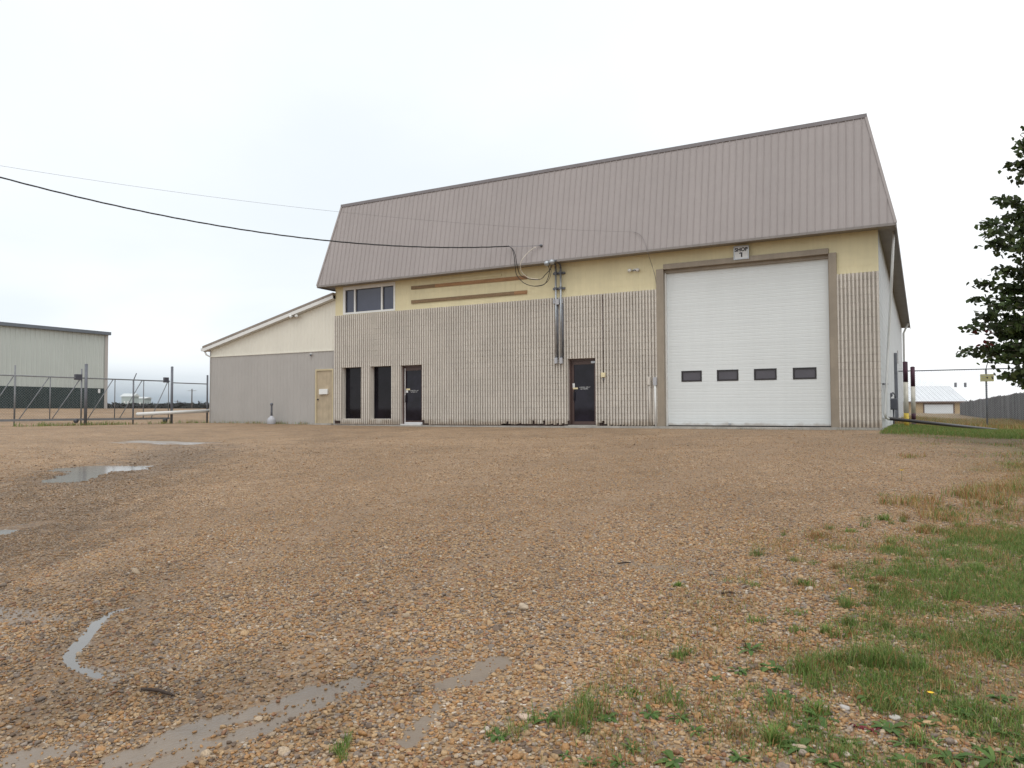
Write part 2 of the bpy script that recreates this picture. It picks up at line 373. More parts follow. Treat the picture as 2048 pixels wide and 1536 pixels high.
for nm, arr in (('silt', np.where(near, mask(X, Y, SILT), 0)), ('wet', np.where(near, mask(X, Y, WET), 0)), ('track', np.where(near, mask(X, Y, TRACK), 0)),
                ('grass', np.where(near, grass_d(X, Y), np.where((X > -28) & (Y > 2), .8, np.where(X < -75, .8, 0))))):
    at = me.attributes.new(nm, 'FLOAT', 'POINT'); at.data.foreach_set('value', arr.ravel().astype(np.float32))

def ground_mat():
    mt = bpy.data.materials.new('gravel_ground'); mt.use_nodes = True; nt = mt.node_tree; N = nt.nodes.new; L = nt.links.new
    b = nt.nodes['Principled BSDF']; g = N('ShaderNodeNewGeometry'); pos = g.outputs['Position']
    def A(n): a = N('ShaderNodeAttribute'); a.attribute_name = n; return a.outputs['Fac']
    def noise(sc, det=5, rg=.6):
        n = N('ShaderNodeTexNoise'); n.inputs['Scale'].default_value = sc; n.inputs['Detail'].default_value = det; n.inputs['Roughness'].default_value = rg; L(pos, n.inputs['Vector']); return n.outputs[0]
    def vor(sc):
        v = N('ShaderNodeTexVoronoi'); v.inputs['Scale'].default_value = sc; v.inputs['Randomness'].default_value = 1; L(pos, v.inputs['Vector']); return v
    v1 = vor(52); sp = N('ShaderNodeSeparateColor'); L(v1.outputs['Color'], sp.inputs[0])
    rp = N('ShaderNodeValToRGB'); L(sp.outputs[0], rp.inputs[0]); rp.color_ramp.interpolation = 'CONSTANT'
    e = rp.color_ramp.elements; cols = [(0, (.11, .07, .045)), (.12, (.20, .16, .14)), (.27, (.34, .20, .10)), (.5, (.40, .27, .15)), (.72, (.29, .16, .075)), (.84, (.46, .36, .25)), (.95, (.58, .52, .45))]
    e[0].position = 0; e[0].color = (*cols[0][1], 1); e[1].position = cols[1][0]; e[1].color = (*cols[1][1], 1)
    for p, c in cols[2:]: q = e.new(p); q.color = (*c, 1)
    sand = mixc(nt, noise(160, 3), (.20, .135, .08), (.34, .235, .145))
    c = mixc(nt, maprange(nt, v1.outputs['Distance'], .25, .62, .0, .75), rp.outputs[0], sand)
    big = maprange(nt, noise(.35, 4, .5), .3, .7, .86, 1.10); mid = maprange(nt, noise(2.2, 6, .65), .3, .7, .84, 1.14)
    h = N('ShaderNodeHueSaturation'); L(c, h.inputs['Color']); L(mth(nt, 'MULTIPLY', big, mid), h.inputs['Value']); c = h.outputs[0]
    soil = mixc(nt, noise(30, 4), (.12, .085, .05), (.22, .16, .085)); soil = mixc(nt, maprange(nt, noise(1.3), .4, .65), soil, (.085, .10, .035))
    c = mixc(nt, mth(nt, 'MULTIPLY', A('grass'), .6), c, soil)
    c = mixc(nt, A('track'), c, mixc(nt, noise(60, 4), (.20, .135, .085), (.30, .205, .13)))
    siltc = mixc(nt, noise(9, 6), (.155, .12, .088), (.245, .19, .14)); s_ = A('silt')
    sfac = maprange(nt, mth(nt, 'ADD', s_, mth(nt, 'MULTIPLY', mth(nt, 'SUBTRACT', noise(24, 4), .5), .5)), .22, .6)
    c = mixc(nt, sfac, c, siltc)
    wt = A('wet'); wf = mth(nt, 'MULTIPLY', wt, maprange(nt, noise(3, 5), .3, .6, .5, 1))
    hw = N('ShaderNodeHueSaturation'); L(c, hw.inputs['Color']); L(maprange(nt, wf, 0, 1, 1, .55, False), hw.inputs['Value']); c = hw.outputs[0]
    L(c, b.inputs['Base Color'])
    rr = mth(nt, 'SUBTRACT', mth(nt, 'SUBTRACT', .85, mth(nt, 'MULTIPLY', sfac, .50)), mth(nt, 'MULTIPLY', wf, .28)); L(rr, b.inputs['Roughness'])
    b.inputs['Specular IOR Level'].default_value = .35
    bp = N('ShaderNodeBump'); bp.inputs['Distance'].default_value = .012; bp.invert = True
    L(maprange(nt, sfac, 0, 1, .9, .12, False), bp.inputs['Strength']); L(v1.outputs['Distance'], bp.inputs['Height'])
    bp2 = N('ShaderNodeBump'); bp2.inputs['Distance'].default_value = .05; bp2.inputs['Strength'].default_value = .15; L(noise(6, 6), bp2.inputs['Height']); L(bp.outputs[0], bp2.inputs['Normal'])
    L(bp2.outputs[0], b.inputs['Normal'])
    return mt
M['ground'] = ground_mat(); me.materials.append(M['ground'])
tag(link('ground', me), 'brown gravel yard sloping up to the shop building', None, kind='structure')

# water in the hollows
for P, lv, lab in zip(POOLS, LEVEL, ('wide shallow rain puddle in the wet gravel track', 'small rain puddle beside the wet gravel track', 'thin curved trickle of water among the pebbles')):
    allp = np.array([p[:2] for pts, r in P for p in pts]); big = max(r for _, r in P)
    st = max(.02, big*.1); gx = np.arange(allp[:, 0].min()-2*big, allp[:, 0].max()+2*big, st); gy = np.arange(allp[:, 1].min()-2*big, allp[:, 1].max()+2*big, st)
    PX, PY = np.meshgrid(gx, gy); D = pool_d(PX, PY, P); keep = D < .12
    id_ = -np.ones(PX.shape, int); id_[keep] = np.arange(keep.sum())
    q = np.stack([id_[:-1, :-1], id_[:-1, 1:], id_[1:, 1:], id_[1:, :-1]], -1).reshape(-1, 4); q = q[(q >= 0).all(1)]
    mb = MB(); mb.v = [(a, b, lv) for a, b in zip(PX[keep], PY[keep])]; mb.f = [tuple(map(int, r)) for r in q]
    o = mb.top('puddle', M['water'], lab, None, kind='structure')

# ------------------------------------------------------------------ the shop building
Xl, Xr, YB = -20.526, -.9606, 28.4
ZB, ZS, ZD = 4.316, 5.497, 2.224
D1, D2 = (-17.249, -16.297), (-10.344, -9.345)
GL, GR, FL_, FR_ = -7.0366, -2.2281, -7.2645, -2.0234
ZG, ZH, ZJ = 4.918, 5.078, 4.935
def fz(px, py, y=0.): p = onY(px, py, y); return p[0], p[2]
W1 = (fz(686.5, 800)[0], fz(724.5, 800)[0], fz(700, 838)[1], fz(700, 735)[1])
W2 = (fz(743.5, 800)[0], fz(784, 800)[0], W1[2], W1[3])
UW = (fz(687, 600)[0], fz(791, 600)[0], fz(740, 625.5)[1], fz(740, 569)[1])
shop = thing('shop_building', (-10.7, 14, 0), 'large tan ribbed-block shop with steep taupe metal mansard roof and white overhead door', 'building')
spall = []
x = fz(1003, 848)[0]; rr = random.Random(3)
while x < D2[0]-.03:
    spall.append((x, x+.1016, 0, rr.choice([.03, .04, .06, .05, .08, .13, .17, .05]))); x += .1016
x = D2[1]+.1
for hh in (.10, .16, .06): spall.append((x, x+.1, 0, hh)); x += .1
for xx in np.arange(D2[1]+.5, FL_-.1, .1016): spall.append((xx, xx+.06, 0, rr.choice([.015, .02, .04])))
spall += [(Xl-.02, Xl+.34, .02, .14), (D1[1], D1[1]+.16, 0, .17), (D1[1]+.16, D1[1]+.3, 0, .05)]
spall += [(xx, xx+.07, 0, rr.choice([.015, .025, .03])) for xx in np.arange(D1[1]+.4, -12.6, .1016)]
HOLES = [(D1[0], D1[1], -1, ZD), (D2[0], D2[1], -1, ZD), (FL_, FR_, -1, ZJ), (GL, GR, ZJ-.01, ZH), W1, W2, UW]
core = MB()
for r in sub_rects([(Xl, Xr, -.25, ZS+.1)], HOLES): core.box(r[0], r[1], .012, .26, r[2], r[3])
wall = core.build('wall', M['mortar'], shop)
tag(wall, 'front block wall, fluted tan blocks below and yellow painted blocks above')
# fluted blocks
PITCH = .1016; PROF = [(0., 0.), (.40, 0.), (.46, -.085), (.94, -.085)]
def rib_mesh(x0, x1, z0, z1):
    xsx = [(x0, None)]; k = math.floor((x0-Xr)/PITCH)
    def yat(x):
        u = ((x-Xr)/PITCH) % 1.
        pr = PROF+[(1., 0.)]
        for (a, ya), (b, yb) in zip(pr[:-1], pr[1:]):
            if a <= u <= b: return ya+(yb-ya)*(u-a)/(b-a)
        return 0
    pts = [(x0, yat(x0+1e-5))]
    while Xr+k*PITCH < x1:
        for u, y in PROF:
            xx = Xr+(k+u)*PITCH
            if x0+1e-4 < xx < x1-1e-4: pts.append((xx, y))
        k += 1
    pts.append((x1, yat(x1-1e-5)))
    mb = MB(); n = len(pts); v = []
    for z in (z0, z1):
        v += [(px, py, z) for px, py in pts]+[(x1, .02, z), (x0, .02, z)]
    n2 = n+2; f = [(i, i+1, n2+i+1, n2+i) for i in range(n+1)]+[(n+1, 0, n2, n2+n+1)]
    f += [tuple(range(n2-1, -1, -1)), tuple(range(n2, 2*n2))]
    return mb.add(v, f)
blocks = []; zs_ = list(np.linspace(0, ZD, 12))+list(np.linspace(ZD, ZB, 11))[1:]
BW = 4*PITCH
for ci, (z0, z1) in enumerate(zip(zs_[:-1], zs_[1:])):
    off = 0 if ci % 2 == 0 else -BW/2; k = 0
    while True:
        b1 = Xr+off-k*BW if not (k == 0 and off == 0) else Xr
        b0 = Xr+off-(k+1)*BW
        if k == 0 and off < 0:
            blocks += sub_rects([(Xr-BW/2+.003, Xr, z0+.003, z1-.002)], HOLES+spall)
        if b1 <= Xl: break
        blocks += sub_rects([(max(b0+.003, Xl), b1, z0+.003, z1-.002)], HOLES+spall); k += 1
blocks.sort(key=lambda r: (-r[0], r[2]))
big_ = [r for r in blocks if (r[1]-r[0])*(r[3]-r[2]) > .02]; small = [r for r in blocks if (r[1]-r[0])*(r[3]-r[2]) <= .02]
cache = {}
for r in big_[:290]:
    key = (round(((r[0]-Xr)/PITCH) % 1., 2), round(r[1]-r[0], 3), round(r[3]-r[2], 3))
    if key not in cache: cache[key] = rib_mesh(*r).mesh('fluted_block', M['ribblock'], (r[0], 0, r[2]))
    link('fluted_block', cache[key], wall, (r[0], random.uniform(-.0015, .0015), r[2]))
rest = MB()
for r in big_[290:]+small:
    q = rib_mesh(*r); rest.add(q.v, q.f)
tag(rest.build('fluted_block_field', M['ribblock'], wall), kind='stuff')
dk = MB()
for h in spall: dk.box(h[0]-.005, h[1]+.005, .004, .0119, h[2]-.01, h[3]+.006)
tag(dk.build('broken_block_face', M['dirtbrown'], wall), 'dark broken block faces along the foot of the wall')
# yellow painted blocks
yz = np.linspace(ZB, ZS+.02, 7); ycache = {}
box(Xl, Xr, .004, .0118, ZB, ZS+.1)
yb = MB()
for r in sub_rects([(Xl, Xr, ZB+.001, ZS+.1)], HOLES): yb.box(r[0], r[1], -.009, .0118, r[2], r[3])
tag(yb.build('painted_joint', M['yellow'], wall), 'yellow painted joints')
for ci, (z0, z1) in enumerate(zip(yz[:-1], yz[1:])):
    off = 0 if ci % 2 == 0 else BW/2
    x1 = Xr
    first = True
    while x1 > Xl+.02:
        x0 = max(Xl, x1-(BW/2 if (first and off) else BW)); first = False
        for r in sub_rects([(x0+.002, x1-(0 if x1 == Xr else .002), z0+.002, z1-.002)], HOLES):
            key = (round(r[1]-r[0], 3), round(r[3]-r[2], 3))
            if key not in ycache: ycache[key] = box(0, r[1]-r[0], -.0125, .0, 0, r[3]-r[2]).mesh('painted_block', M['yellow'])
            link('painted_block', ycache[key], wall, (r[0], random.uniform(-.0012, .0012), r[2]))
        x1 = x0
# other walls
sw = MB(); sw.box(Xr-.25, Xr-.001, .26, YB, -.3, ZS+.1)
side = sw.build('side_wall', M['whitepaint'], shop); tag(side, 'white painted side wall')
zz_ = 0.
jt = MB()
for z in np.arange(.2, 5.5, .2032): jt.box(Xr-.001, Xr+.0035, .02, YB, z+.012, z+.196)
tag(jt.build('course', M['whitepaint'], side), kind='stuff')
MB().box(Xl, Xr-.25, YB-.25, YB, -.3, ZS+.1).box(Xl, Xl+.25, .26, YB-.25, -.3, ZS+.1).build('back_wall', M['whitepaint'], shop)
box(Xl+.3, Xr-.3, 1.6, 1.7, -.2, ZS).build('inner_partition', M['black'], shop)
sv = MB(); sv.box(Xr-.001, Xr+.02, 17.2, 18.1, 2.7, 3.3); sv.build('side_vent', M['rooftrim'], shop)
# slab
sb = MB(); sb.box(D2[0]-.1, Xr+.02, -.17, .012, -.3, -.003); sb.build('concrete_sill', M['concrete'], shop, bevel=.012)
MB().box(Xl-.02, D2[0]-.1, -.10, .012, -.3, -.022).build('footing', M['concrete'], shop)

# roof
OH = .505; OL, OR = .515, .46
ZE = 5.455; ZT = 8.755; RY0, RY1 = -OH, -OH+.633
XL0, XL1, XR0, XR1 = Xl-OL, Xl-OL+.709, Xr+OR, Xr+OR-.709
RB = ZE+.04
deck = MB()
b0y, b1y = YB+OH, YB+OH-.633
deck.add([(XL0, RY0+.006, RB), (XR0, RY0+.006, RB), (XR0, b0y, RB), (XL0, b0y, RB), (XL1, RY1+.006, ZT), (XR1, RY1+.006, ZT), (XR1, b1y, ZT), (XL1, b1y, ZT)],
         [(0, 1, 5, 4), (1, 2, 6, 5), (2, 3, 7, 6), (3, 0, 4, 7), (4, 5, 6, 7)])
roof = deck.build('roof', M['roofmetal'], shop); tag(roof, 'steep taupe metal mansard roof')
def clip(poly, a, b, c):   # keep a*x+b*v<=c
    o = []
    for p, q in zip(poly, poly[1:]+poly[:1]):
        dp, dq = a*p[0]+b*p[1]-c, a*q[0]+b*q[1]-c
        if dp <= 0: o.append(p)
        if dp*dq < 0: t = dp/(dp-dq); o.append((p[0]+(q[0]-p[0])*t, p[1]+(q[1]-p[1])*t))
    return o
nrm = Vector((0, -(ZT-RB), RY1-RY0)); nrm.normalize()   # outward
def rp(x, v, lift=0.): return (x+nrm.x*lift, RY0+(RY1-RY0)*v+nrm.y*lift, RB+(ZT-RB)*v+nrm.z*lift)
PP = .2032; k = 0; x1 = XR0; pcache = None
while x1 > XL0+.01:
    x0 = max(x1-PP, XL0)
    poly = clip(clip([(x0, 0), (x1, 0), (x1, 1), (x0, 1)], 1, XR0-XR1, XR0), -1, XL1-XL0, -XL0)
    full = len(poly) == 4 and abs(x0-(x1-PP)) < 1e-6 and x1 <= XR1 and x0 >= XL1
    if full and pcache is not None:
        link('roof_panel', pcache, roof, (x0, random.uniform(-.002, .002), 0))
    elif len(poly) >= 3:
        mb = MB(); up_ = [rp(px-x0, v, .006) for px, v in poly]; n = len(up_)
        mb.add(up_, [tuple(range(n))])
        va = 0; vb = 1                                   # rib on the left edge, clipped at the hips
        if x0 > XR1: vb = (XR0-x0)/(XR0-XR1)
        if x0 < XL1: vb = min(vb, (x0-XL0)/(XL1-XL0))
        if vb > .02 and x0 > XL0:
            ribp = [(-.016, .006), (-.007, .027), (.007, .027), (.016, .006)]
            vs = [rp(a, v, l) for v in (va, vb) for a, l in ribp]
            mb.add(vs, [(0, 1, 5, 4), (1, 2, 6, 5), (2, 3, 7, 6), (0, 3, 2, 1), (4, 5, 6, 7)])
            if full:                                     # a low stiffening bead on each side of the rib
                for bx in (.062, .135):
                    vs = [rp(bx+a, v, l) for v in (va, vb) for a, l in ((-.008, .0062), (0, .0095), (.008, .0062))]
                    mb.add(vs, [(0, 1, 4, 3), (1, 2, 5, 4)])
        me_ = mb.mesh('roof_panel', M['roofmetal'])
        if full: pcache = me_
        link('roof_panel', me_, roof, (x0, 0, 0))
    x1 = x0
MB().bar(rp(XL1-.03, 1, .02), rp(XR1+.03, 1, .02), .05, .11).build('ridge_flashing', M['rooftrim'], roof)
hp = MB(); hp.bar(rp(XL0, 0, .02), rp(XL1, 1, .02), .07, .03, nrm); hp.build('hip_trim', M['roofmetal'], roof)
hp = MB(); hp.bar(rp(XR0, 0, .02), rp(XR1, 1, .02), .07, .03, nrm); hp.build('hip_trim', M['roofmetal'], roof)
fa = MB(); fa.box(XL0-.01, XR0+.012, RY0-.02, RY0+.01, ZE-.02, RB+.012); fa.build('fascia', M['fascia'], roof)
fa = MB(); fa.box(XR0-.014, XR0+.015, RY0+.01, b0y, ZE-.07, RB+.012); fa.build('fascia', M['fascia'], roof)
fa = MB(); fa.box(XL0-.015, XL0+.014, RY0+.01, b0y, ZE-.04, RB+.012); fa.build('fascia', M['fascia'], roof)
sf = MB(); sf.box(XL0+.015, XR0-.015, RY0+.011, .0, ZS-.028, ZS-.012)
for xx in np.arange(XL0+.1, XR0-.05, .1): sf.box(xx, xx+.012, RY0+.011, -.002, ZS-.032, ZS-.0275)
sf.build('soffit', M['soffit'], roof)
sf = MB(); sf.box(Xr+.002, XR0-.015, .001, b0y, ZS-.028, ZS-.012)
for yy in np.arange(.1, b0y-.05, .15): sf.box(Xr+.004, XR0-.016, yy, yy+.02, ZS-.034, ZS-.0275)
sf.build('soffit', M['soffit'], roof)
sf = MB(); sf.box(XL0+.015, Xl-.002, .001, b0y, ZS-.028, ZS-.012); sf.build('soffit', M['soffit'], roof)

# overhead door
DY = .15
od = box(GL-.1, GR+.1, DY+.05, DY+.075, -.01, ZH).build('overhead_door', M['doorwhite'], shop); tag(od, 'large white sectional overhead door')
nS = 8; hS = (ZG+.05-.03)/nS
wins = [(-6.55, -5.934), (-5.4505, -4.831), (-4.3546, -3.7294), (-3.2572, -2.6354)]; WZ = (1.3936, 1.711)
for s in range(nS):
    z0 = .03+s*hS; z1 = z0+hS; mb = MB()
    prof = [(DY, z0+.001)]
    for g in range(1, 6):
        zc = z0+hS*g/6; prof += [(DY, zc-.012), (DY+.0025, zc-.004), (DY+.0025, zc+.004), (DY, zc+.012)]
    prof += [(DY+.0, z1-.001)]
    holes = [(a, b, *WZ) for a, b in wins] if z0 < WZ[0] < z1 else []
    spans = sub_rects([(GL-.06, GR+.06, z0+.001, z1-.001)], [(a, b, z0-1, z1+1) for a, b, _, _ in holes])
    for sx0, sx1, _, _ in spans:
        n = len(prof); vs = [(sx0, y, z) for y, z in prof]+[(sx1, y, z) for y, z in prof]
        mb.add(vs, [(i, n+i, n+i+1, i+1) for i in range(n-1)]+[(0, 2*n, 2*n+1, n)] if False else [(i, n+i, n+i+1, i+1) for i in range(n-1)])
        mb.box(sx0, sx1, DY+.007, DY+.045, z0+.001, z1-.001)
    for a, b, za, zb in holes:
        mb.box(a, b, DY, DY+.045, z0+.001, za); mb.box(a, b, DY, DY+.045, zb, z1-.001)
    mb.build('door_section', M['doorwhite'], od)
for a, b in wins:
    fr = MB(); t = .035
    for q in ((a-.01, a+t, WZ[0]-.01, WZ[1]+.01), (b-t, b+.01, WZ[0]-.01, WZ[1]+.01), (a+t, b-t, WZ[0]-.01, WZ[0]+t), (a+t, b-t, WZ[1]-t, WZ[1]+.01)):
        fr.box(q[0], q[1], DY-.012, DY+.03, q[2], q[3])
    fr.build('window_frame', M['black'], od)
    box(a+t-.005, b-t+.005, DY+.012, DY+.02, WZ[0]+t-.005, WZ[1]-t+.005).build('window_pane', M['doorlight'], od)
jm = MB(); jm.box(FL_, GL, -.10, .2, 0, ZJ); jm.build('jamb', M['frame'], od, bevel=.006)
jm = MB(); jm.box(GR, FR_, -.10, .2, 0, ZJ); jm.build('jamb', M['frame'], od, bevel=.006)
hd = MB(); hd.box(GL+.002, GR-.002, -.095, .2, ZG, ZH); hd.build('header', M['frame'], od, bevel=.006)
box(GL, GL+.045, .07, DY-.004, .01, ZG-.002).build('weather_strip', M['whitevinyl'], od)
box(GR-.03, GR, .07, DY-.004, .01, ZG-.002).build('weather_strip', M['frame'], od)
box(GL+.002, GR-.002, .06, DY-.004, ZG-.10, ZG).build('head_stop', M['frame'], od)
box(GL+.05, GR-.002, DY+.0, DY+.04, .0, .03).build('bottom_seal', M['rubber'], od)
box((GL+GR)/2-.5, (GL+GR)/2-.42, DY-.03, DY, .06, .1).build('lift_handle', M['galv'], od)

# entry doors
def scribble(x0, z0, wd, ht, y, mat, parent, name='lettering', seed=1):
    r_ = random.Random(seed); mb = MB(); x = x0
    while x < x0+wd:
        cw = r_.uniform(.012, .022)
        mb.box(x, x+.004, y, y+.0008, z0, z0+ht)
        if r_.random() < .6: mb.box(x+.004, x+cw*.8, y, y+.0008, z0+ht*r_.choice([0, .42, .82]), z0+ht*r_.choice([.18, .6, 1.]))
        if r_.random() < .5: mb.box(x+cw*.65, x+cw*.8, y, y+.0007, z0, z0+ht)
        x += cw+(.014 if r_.random() < .18 else .003)
    return mb.build(name, mat, parent)
def entry(dx, silver, seed):
    y0 = .10; fm = M['bronze']
    fr = MB(); t = .055
    fr.box(dx[0], dx[0]+t, y0-.02, y0+.1, 0, ZD).box(dx[1]-t, dx[1], y0-.02, y0+.1, 0, ZD).box(dx[0]+t, dx[1]-t, y0-.02, y0+.1, ZD-.07, ZD)
    d = fr.build('entry_door', fm, shop); tag(d, 'dark glass entry door in a bare aluminium edged frame' if silver else 'dark glass entry door in a bronze frame')
    a, b = dx[0]+t+.004, dx[1]-t-.004
    lf = MB(); st = .085 if not silver else .05
    lf.box(a, a+st, y0+.01, y0+.055, .03, ZD-.075).box(b-.07, b, y0+.01, y0+.055, .03, ZD-.075)
    lf.box(a+st, b-.07, y0+.01, y0+.055, ZD-.19, ZD-.075).box(a+st, b-.07, y0+.01, y0+.055, .03, .14)
    lf.build('door_leaf', fm, d)
    box(a+st, b-.07, y0+.03, y0+.036, .14, ZD-.19).build('pane', M['glass2'], d)
    if silver:
        box(a-.002, a+.035, y0+.002, y0+.01, .05, ZD-.1).build('edge_strip', M['alu'], d)
        box(a, b, y0-.01, y0+.01, .03, .085).build('kick_bar', M['alu'], d)
    box(dx[0], dx[1], -.09, y0+.1, -.02, .022).build('threshold', M['alu'] if silver else M['concrete'], d)
    hx = a+st+.01
    MB().tube([(hx, y0+.03, .82), (hx, y0-.03, .84), (hx, y0-.03, 1.1), (hx, y0+.03, 1.12)], .014, 8).build('pull_handle', M['black'], d, True)
    s = MB()
    if silver: s.box(hx-.03, hx+.08, y0+.0285, y0+.0295, 1.20, 1.29); s.build('sticker', M['signwhite'], d); box(hx-.02, hx+.17, y0+.0275, y0+.0284, 1.295, 1.355).build('sticker', M['yellowbox'], d)
    else: s.box(hx-.06, hx+.02, y0+.0085, y0+.0095, 1.27, 1.41); s.build('sticker', M['signwhite'], d); box(hx-.05, hx+.13, y0+.0075, y0+.0084, 1.215, 1.268).build('sticker', M['yellowbox'], d)
    scribble(hx+.18, 1.262, .38, .03, y0+.0285, M['signwhite'], d, seed=seed); scribble(hx+.21, 1.205, .29, .03, y0+.0285, M['signwhite'], d, seed=seed+5)
    box(b-.16, b-.02, y0-.03, y0+.01, ZD-.16, ZD-.09).build('closer', M['galv'] if not silver else M['bronze'], d)
entry(D1, True, 3); entry(D2, False, 9)
# windows
def fixed_window(r):
    wd = MB(); t = .035; y0 = .13
    wd.box(r[0], r[0]+t, y0, y0+.07, r[2], r[3]).box(r[1]-t, r[1], y0, y0+.07, r[2], r[3]).box(r[0]+t, r[1]-t, y0, y0+.07, r[2], r[2]+t).box(r[0]+t, r[1]-t, y0, y0+.07, r[3]-t, r[3])
    o = wd.build('window', M['black'], shop); tag(o, 'tall fixed window with dark glass')
    box(r[0]+t-.004, r[1]-t+.004, y0+.03, y0+.036, r[2]+t-.004, r[3]-t+.004).build('pane', M['glass'], o)
    box(r[0], r[1], -.05, y0, r[2]-.015, r[2]+.012).build('sill', M['ribblock'], o)
    rv = MB(); rv.box(r[0]-.001, r[0]+.012, .012, y0, r[2], r[3]).box(r[1]-.012, r[1]+.001, .012, y0, r[2], r[3]); rv.build('reveal', M['ribblock'], o)
fixed_window(W1); fixed_window(W2)
t = .075; y0 = -.03
uw = MB(); r = UW
uw.box(r[0], r[0]+t+.03, y0, .12, r[2], r[3]).box(r[1]-t, r[1], y0, .12, r[2], r[3]).box(r[0]+t+.03, r[1]-t, y0, .12, r[2], r[2]+t).box(r[0]+t+.03, r[1]-t, y0, .12, r[3]-t-.06, r[3])
mx1, mx2 = fz(710, 600)[0], fz(764, 600)[0]
for mx in (mx1, mx2): uw.box(mx-.035, mx+.035, y0+.01, .12, r[2]+t, r[3]-t-.06)
uwo = uw.build('window', M['whitevinyl'], shop); tag(uwo, 'white framed three-pane upstairs window')
for a, b in ((r[0]+t+.03, mx1-.035), (mx1+.035, mx2-.035), (mx2+.035, r[1]-t)):
    box(a-.002, b+.002, .05, .056, r[2]+t-.002, r[3]-t-.058).build('pane', M['glassgrey'], uwo)
    g = MB(); u = .025; z0, z1 = r[2]+t, r[3]-t-.06
    g.box(a, a+u, .03, .05, z0, z1).box(b-u, b, .03, .05, z0, z1).box(a+u, b-u, .03, .05, z1-u, z1); g.build('sash', M['black'], uwo)

# ------------------------------------------------------------------ things on the front wall
sx0, sz0 = fz(1469.5, 521.5); sx1, sz1 = fz(1499, 491.5)
sign = thing('shop_sign', ((sx0+sx1)/2, -.11, sz0), 'small white square sign reading SHOP 1 above the overhead door', 'sign')
box(sx0, sx1, -.125, -.097, sz0, sz1).build('board', M['signwhite'], sign, bevel=.003)
fr = MB(); u = .028
fr.box(sx0-.004, sx0+u, -.132, -.1255, sz0, sz1).box(sx1-u, sx1+.004, -.132, -.1255, sz0, sz1).box(sx0+u, sx1-u, -.132, -.1255, sz0, sz0+u).box(sx0+u, sx1-u, -.132, -.1255, sz1-u, sz1)
fr.build('border', M['galv'], sign)
def text(s, size, cx_, z, y, mat, parent, bold=.0):
    cu = bpy.data.curves.new('lettering', 'FONT'); cu.body = s; cu.size = size; cu.align_x = 'CENTER'; cu.extrude = .0015; cu.offset = bold
    to = bpy.data.objects.new('tmp', cu); COL.objects.link(to); dg = bpy.context.evaluated_depsgraph_get()
    mm = bpy.data.meshes.new_from_object(to.evaluated_get(dg)); bpy.data.objects.remove(to)
    mm.materials.clear(); mm.materials.append(mat)
    o = link('lettering', mm, parent, (cx_, y, z)); o.rotation_euler = (R(90), 0, 0); return o
hgt = sz1-sz0; cxs = (sx0+sx1)/2
text('SHOP', hgt*.37, cxs, sz0+hgt*.60, -.129, M['black'], sign, .006)
MB().bar((cxs+.01, -.127, sz0+hgt*.17), (cxs+.01, -.127, sz0+hgt*.51), .002, .042, (1, 0, 0)).bar((cxs-.002, -.1274, sz0+hgt*.495), (cxs-.055, -.1274, sz0+hgt*.43), .002, .034).build('numeral', M['black'], sign)

def board(pa, pb, name, label, mats, wgt=.075):
    (xa, za), (xb, zb) = fz(*pa, -.03), fz(*pb, -.03)
    o = thing(name, ((xa+xb)/2, -.03, min(za, zb)), label, 'board')
    for k, (f0, f1, mt) in enumerate(mats):
        p, q = (xa+(xb-xa)*f0, -.035, za+(zb-za)*f0), (xa+(xb-xa)*f1, -.035, za+(zb-za)*f1)
        MB().bar(p, q, .045, wgt).build('length', mt, o)
board((823, 576), (1054, 554.5), 'wooden_board', 'upper of two wooden boards fixed across the yellow wall, orange with a weathered left end', [(0, .22, M['woodgrey']), (.2205, 1, M['wood'])], .12)
board((823, 604), (1054, 584), 'wooden_board', 'lower of two wooden boards fixed across the yellow wall, mostly weathered brown', [(0, .90, M['woodgrey']), (.9005, 1, M['wood'])], .12)
(xa, za), (xb, zb) = fz(880, 562, -.02), fz(1003, 549.5, -.02)
MB().bar((xa, -.025, za), (xb, -.025, zb), .022, .075).top('painted_board', M['yellow'], 'thin board painted yellow like the wall above the orange board', 'board')

# electrical masts
for kx, ky0, hx, hy, nm in ((1112.5, 724, 1094, 527, 'conduit nearer the loop of wires'), (1122.5, 724, 1104, 524, 'conduit nearer the entry door')):
    x, zb_ = fz(kx, ky0, -.13); _, zt_ = fz(kx, 535, -.13)
    hX, hZ = fz(hx, hy, -.62)
    o = thing('electrical_conduit', (x, -.09, zb_), 'galvanised steel '+nm+', ending in a weatherhead under the eave', 'conduit', None)
    MB().tube([(x, -.13, zb_+.1), (x, -.13, zt_)], .034, 10).build('pipe', M['galv'], o, True)
    bx_, _z = fz(kx, 603, -.09); _, zlow = fz(kx, 605, -.09)
    MB().tube([(x+.06, -.115, zb_+.12), (x+.06, -.115, zlow-.05)], .022, 8).build('pipe', M['galvdark'], o, True)
    MB().tube([(x, -.13, zt_), (x-.01, -.14, zt_+.1), (x-.08, -.3, hZ+.10), (hX+.1, -.52, hZ+.06), (hX, -.60, hZ)], .032, 10).build('bend', M['galvdark'], o, True)
    MB().ball((hX, -.63, hZ), .095, 12, (1, 1, .95)).build('weatherhead', M['galv'], o, True)
    box(x-.05, x+.05, -.18, -.08, zb_-.06, zb_+.14).build('elbow_box', M['greyplastic'], o, bevel=.012)
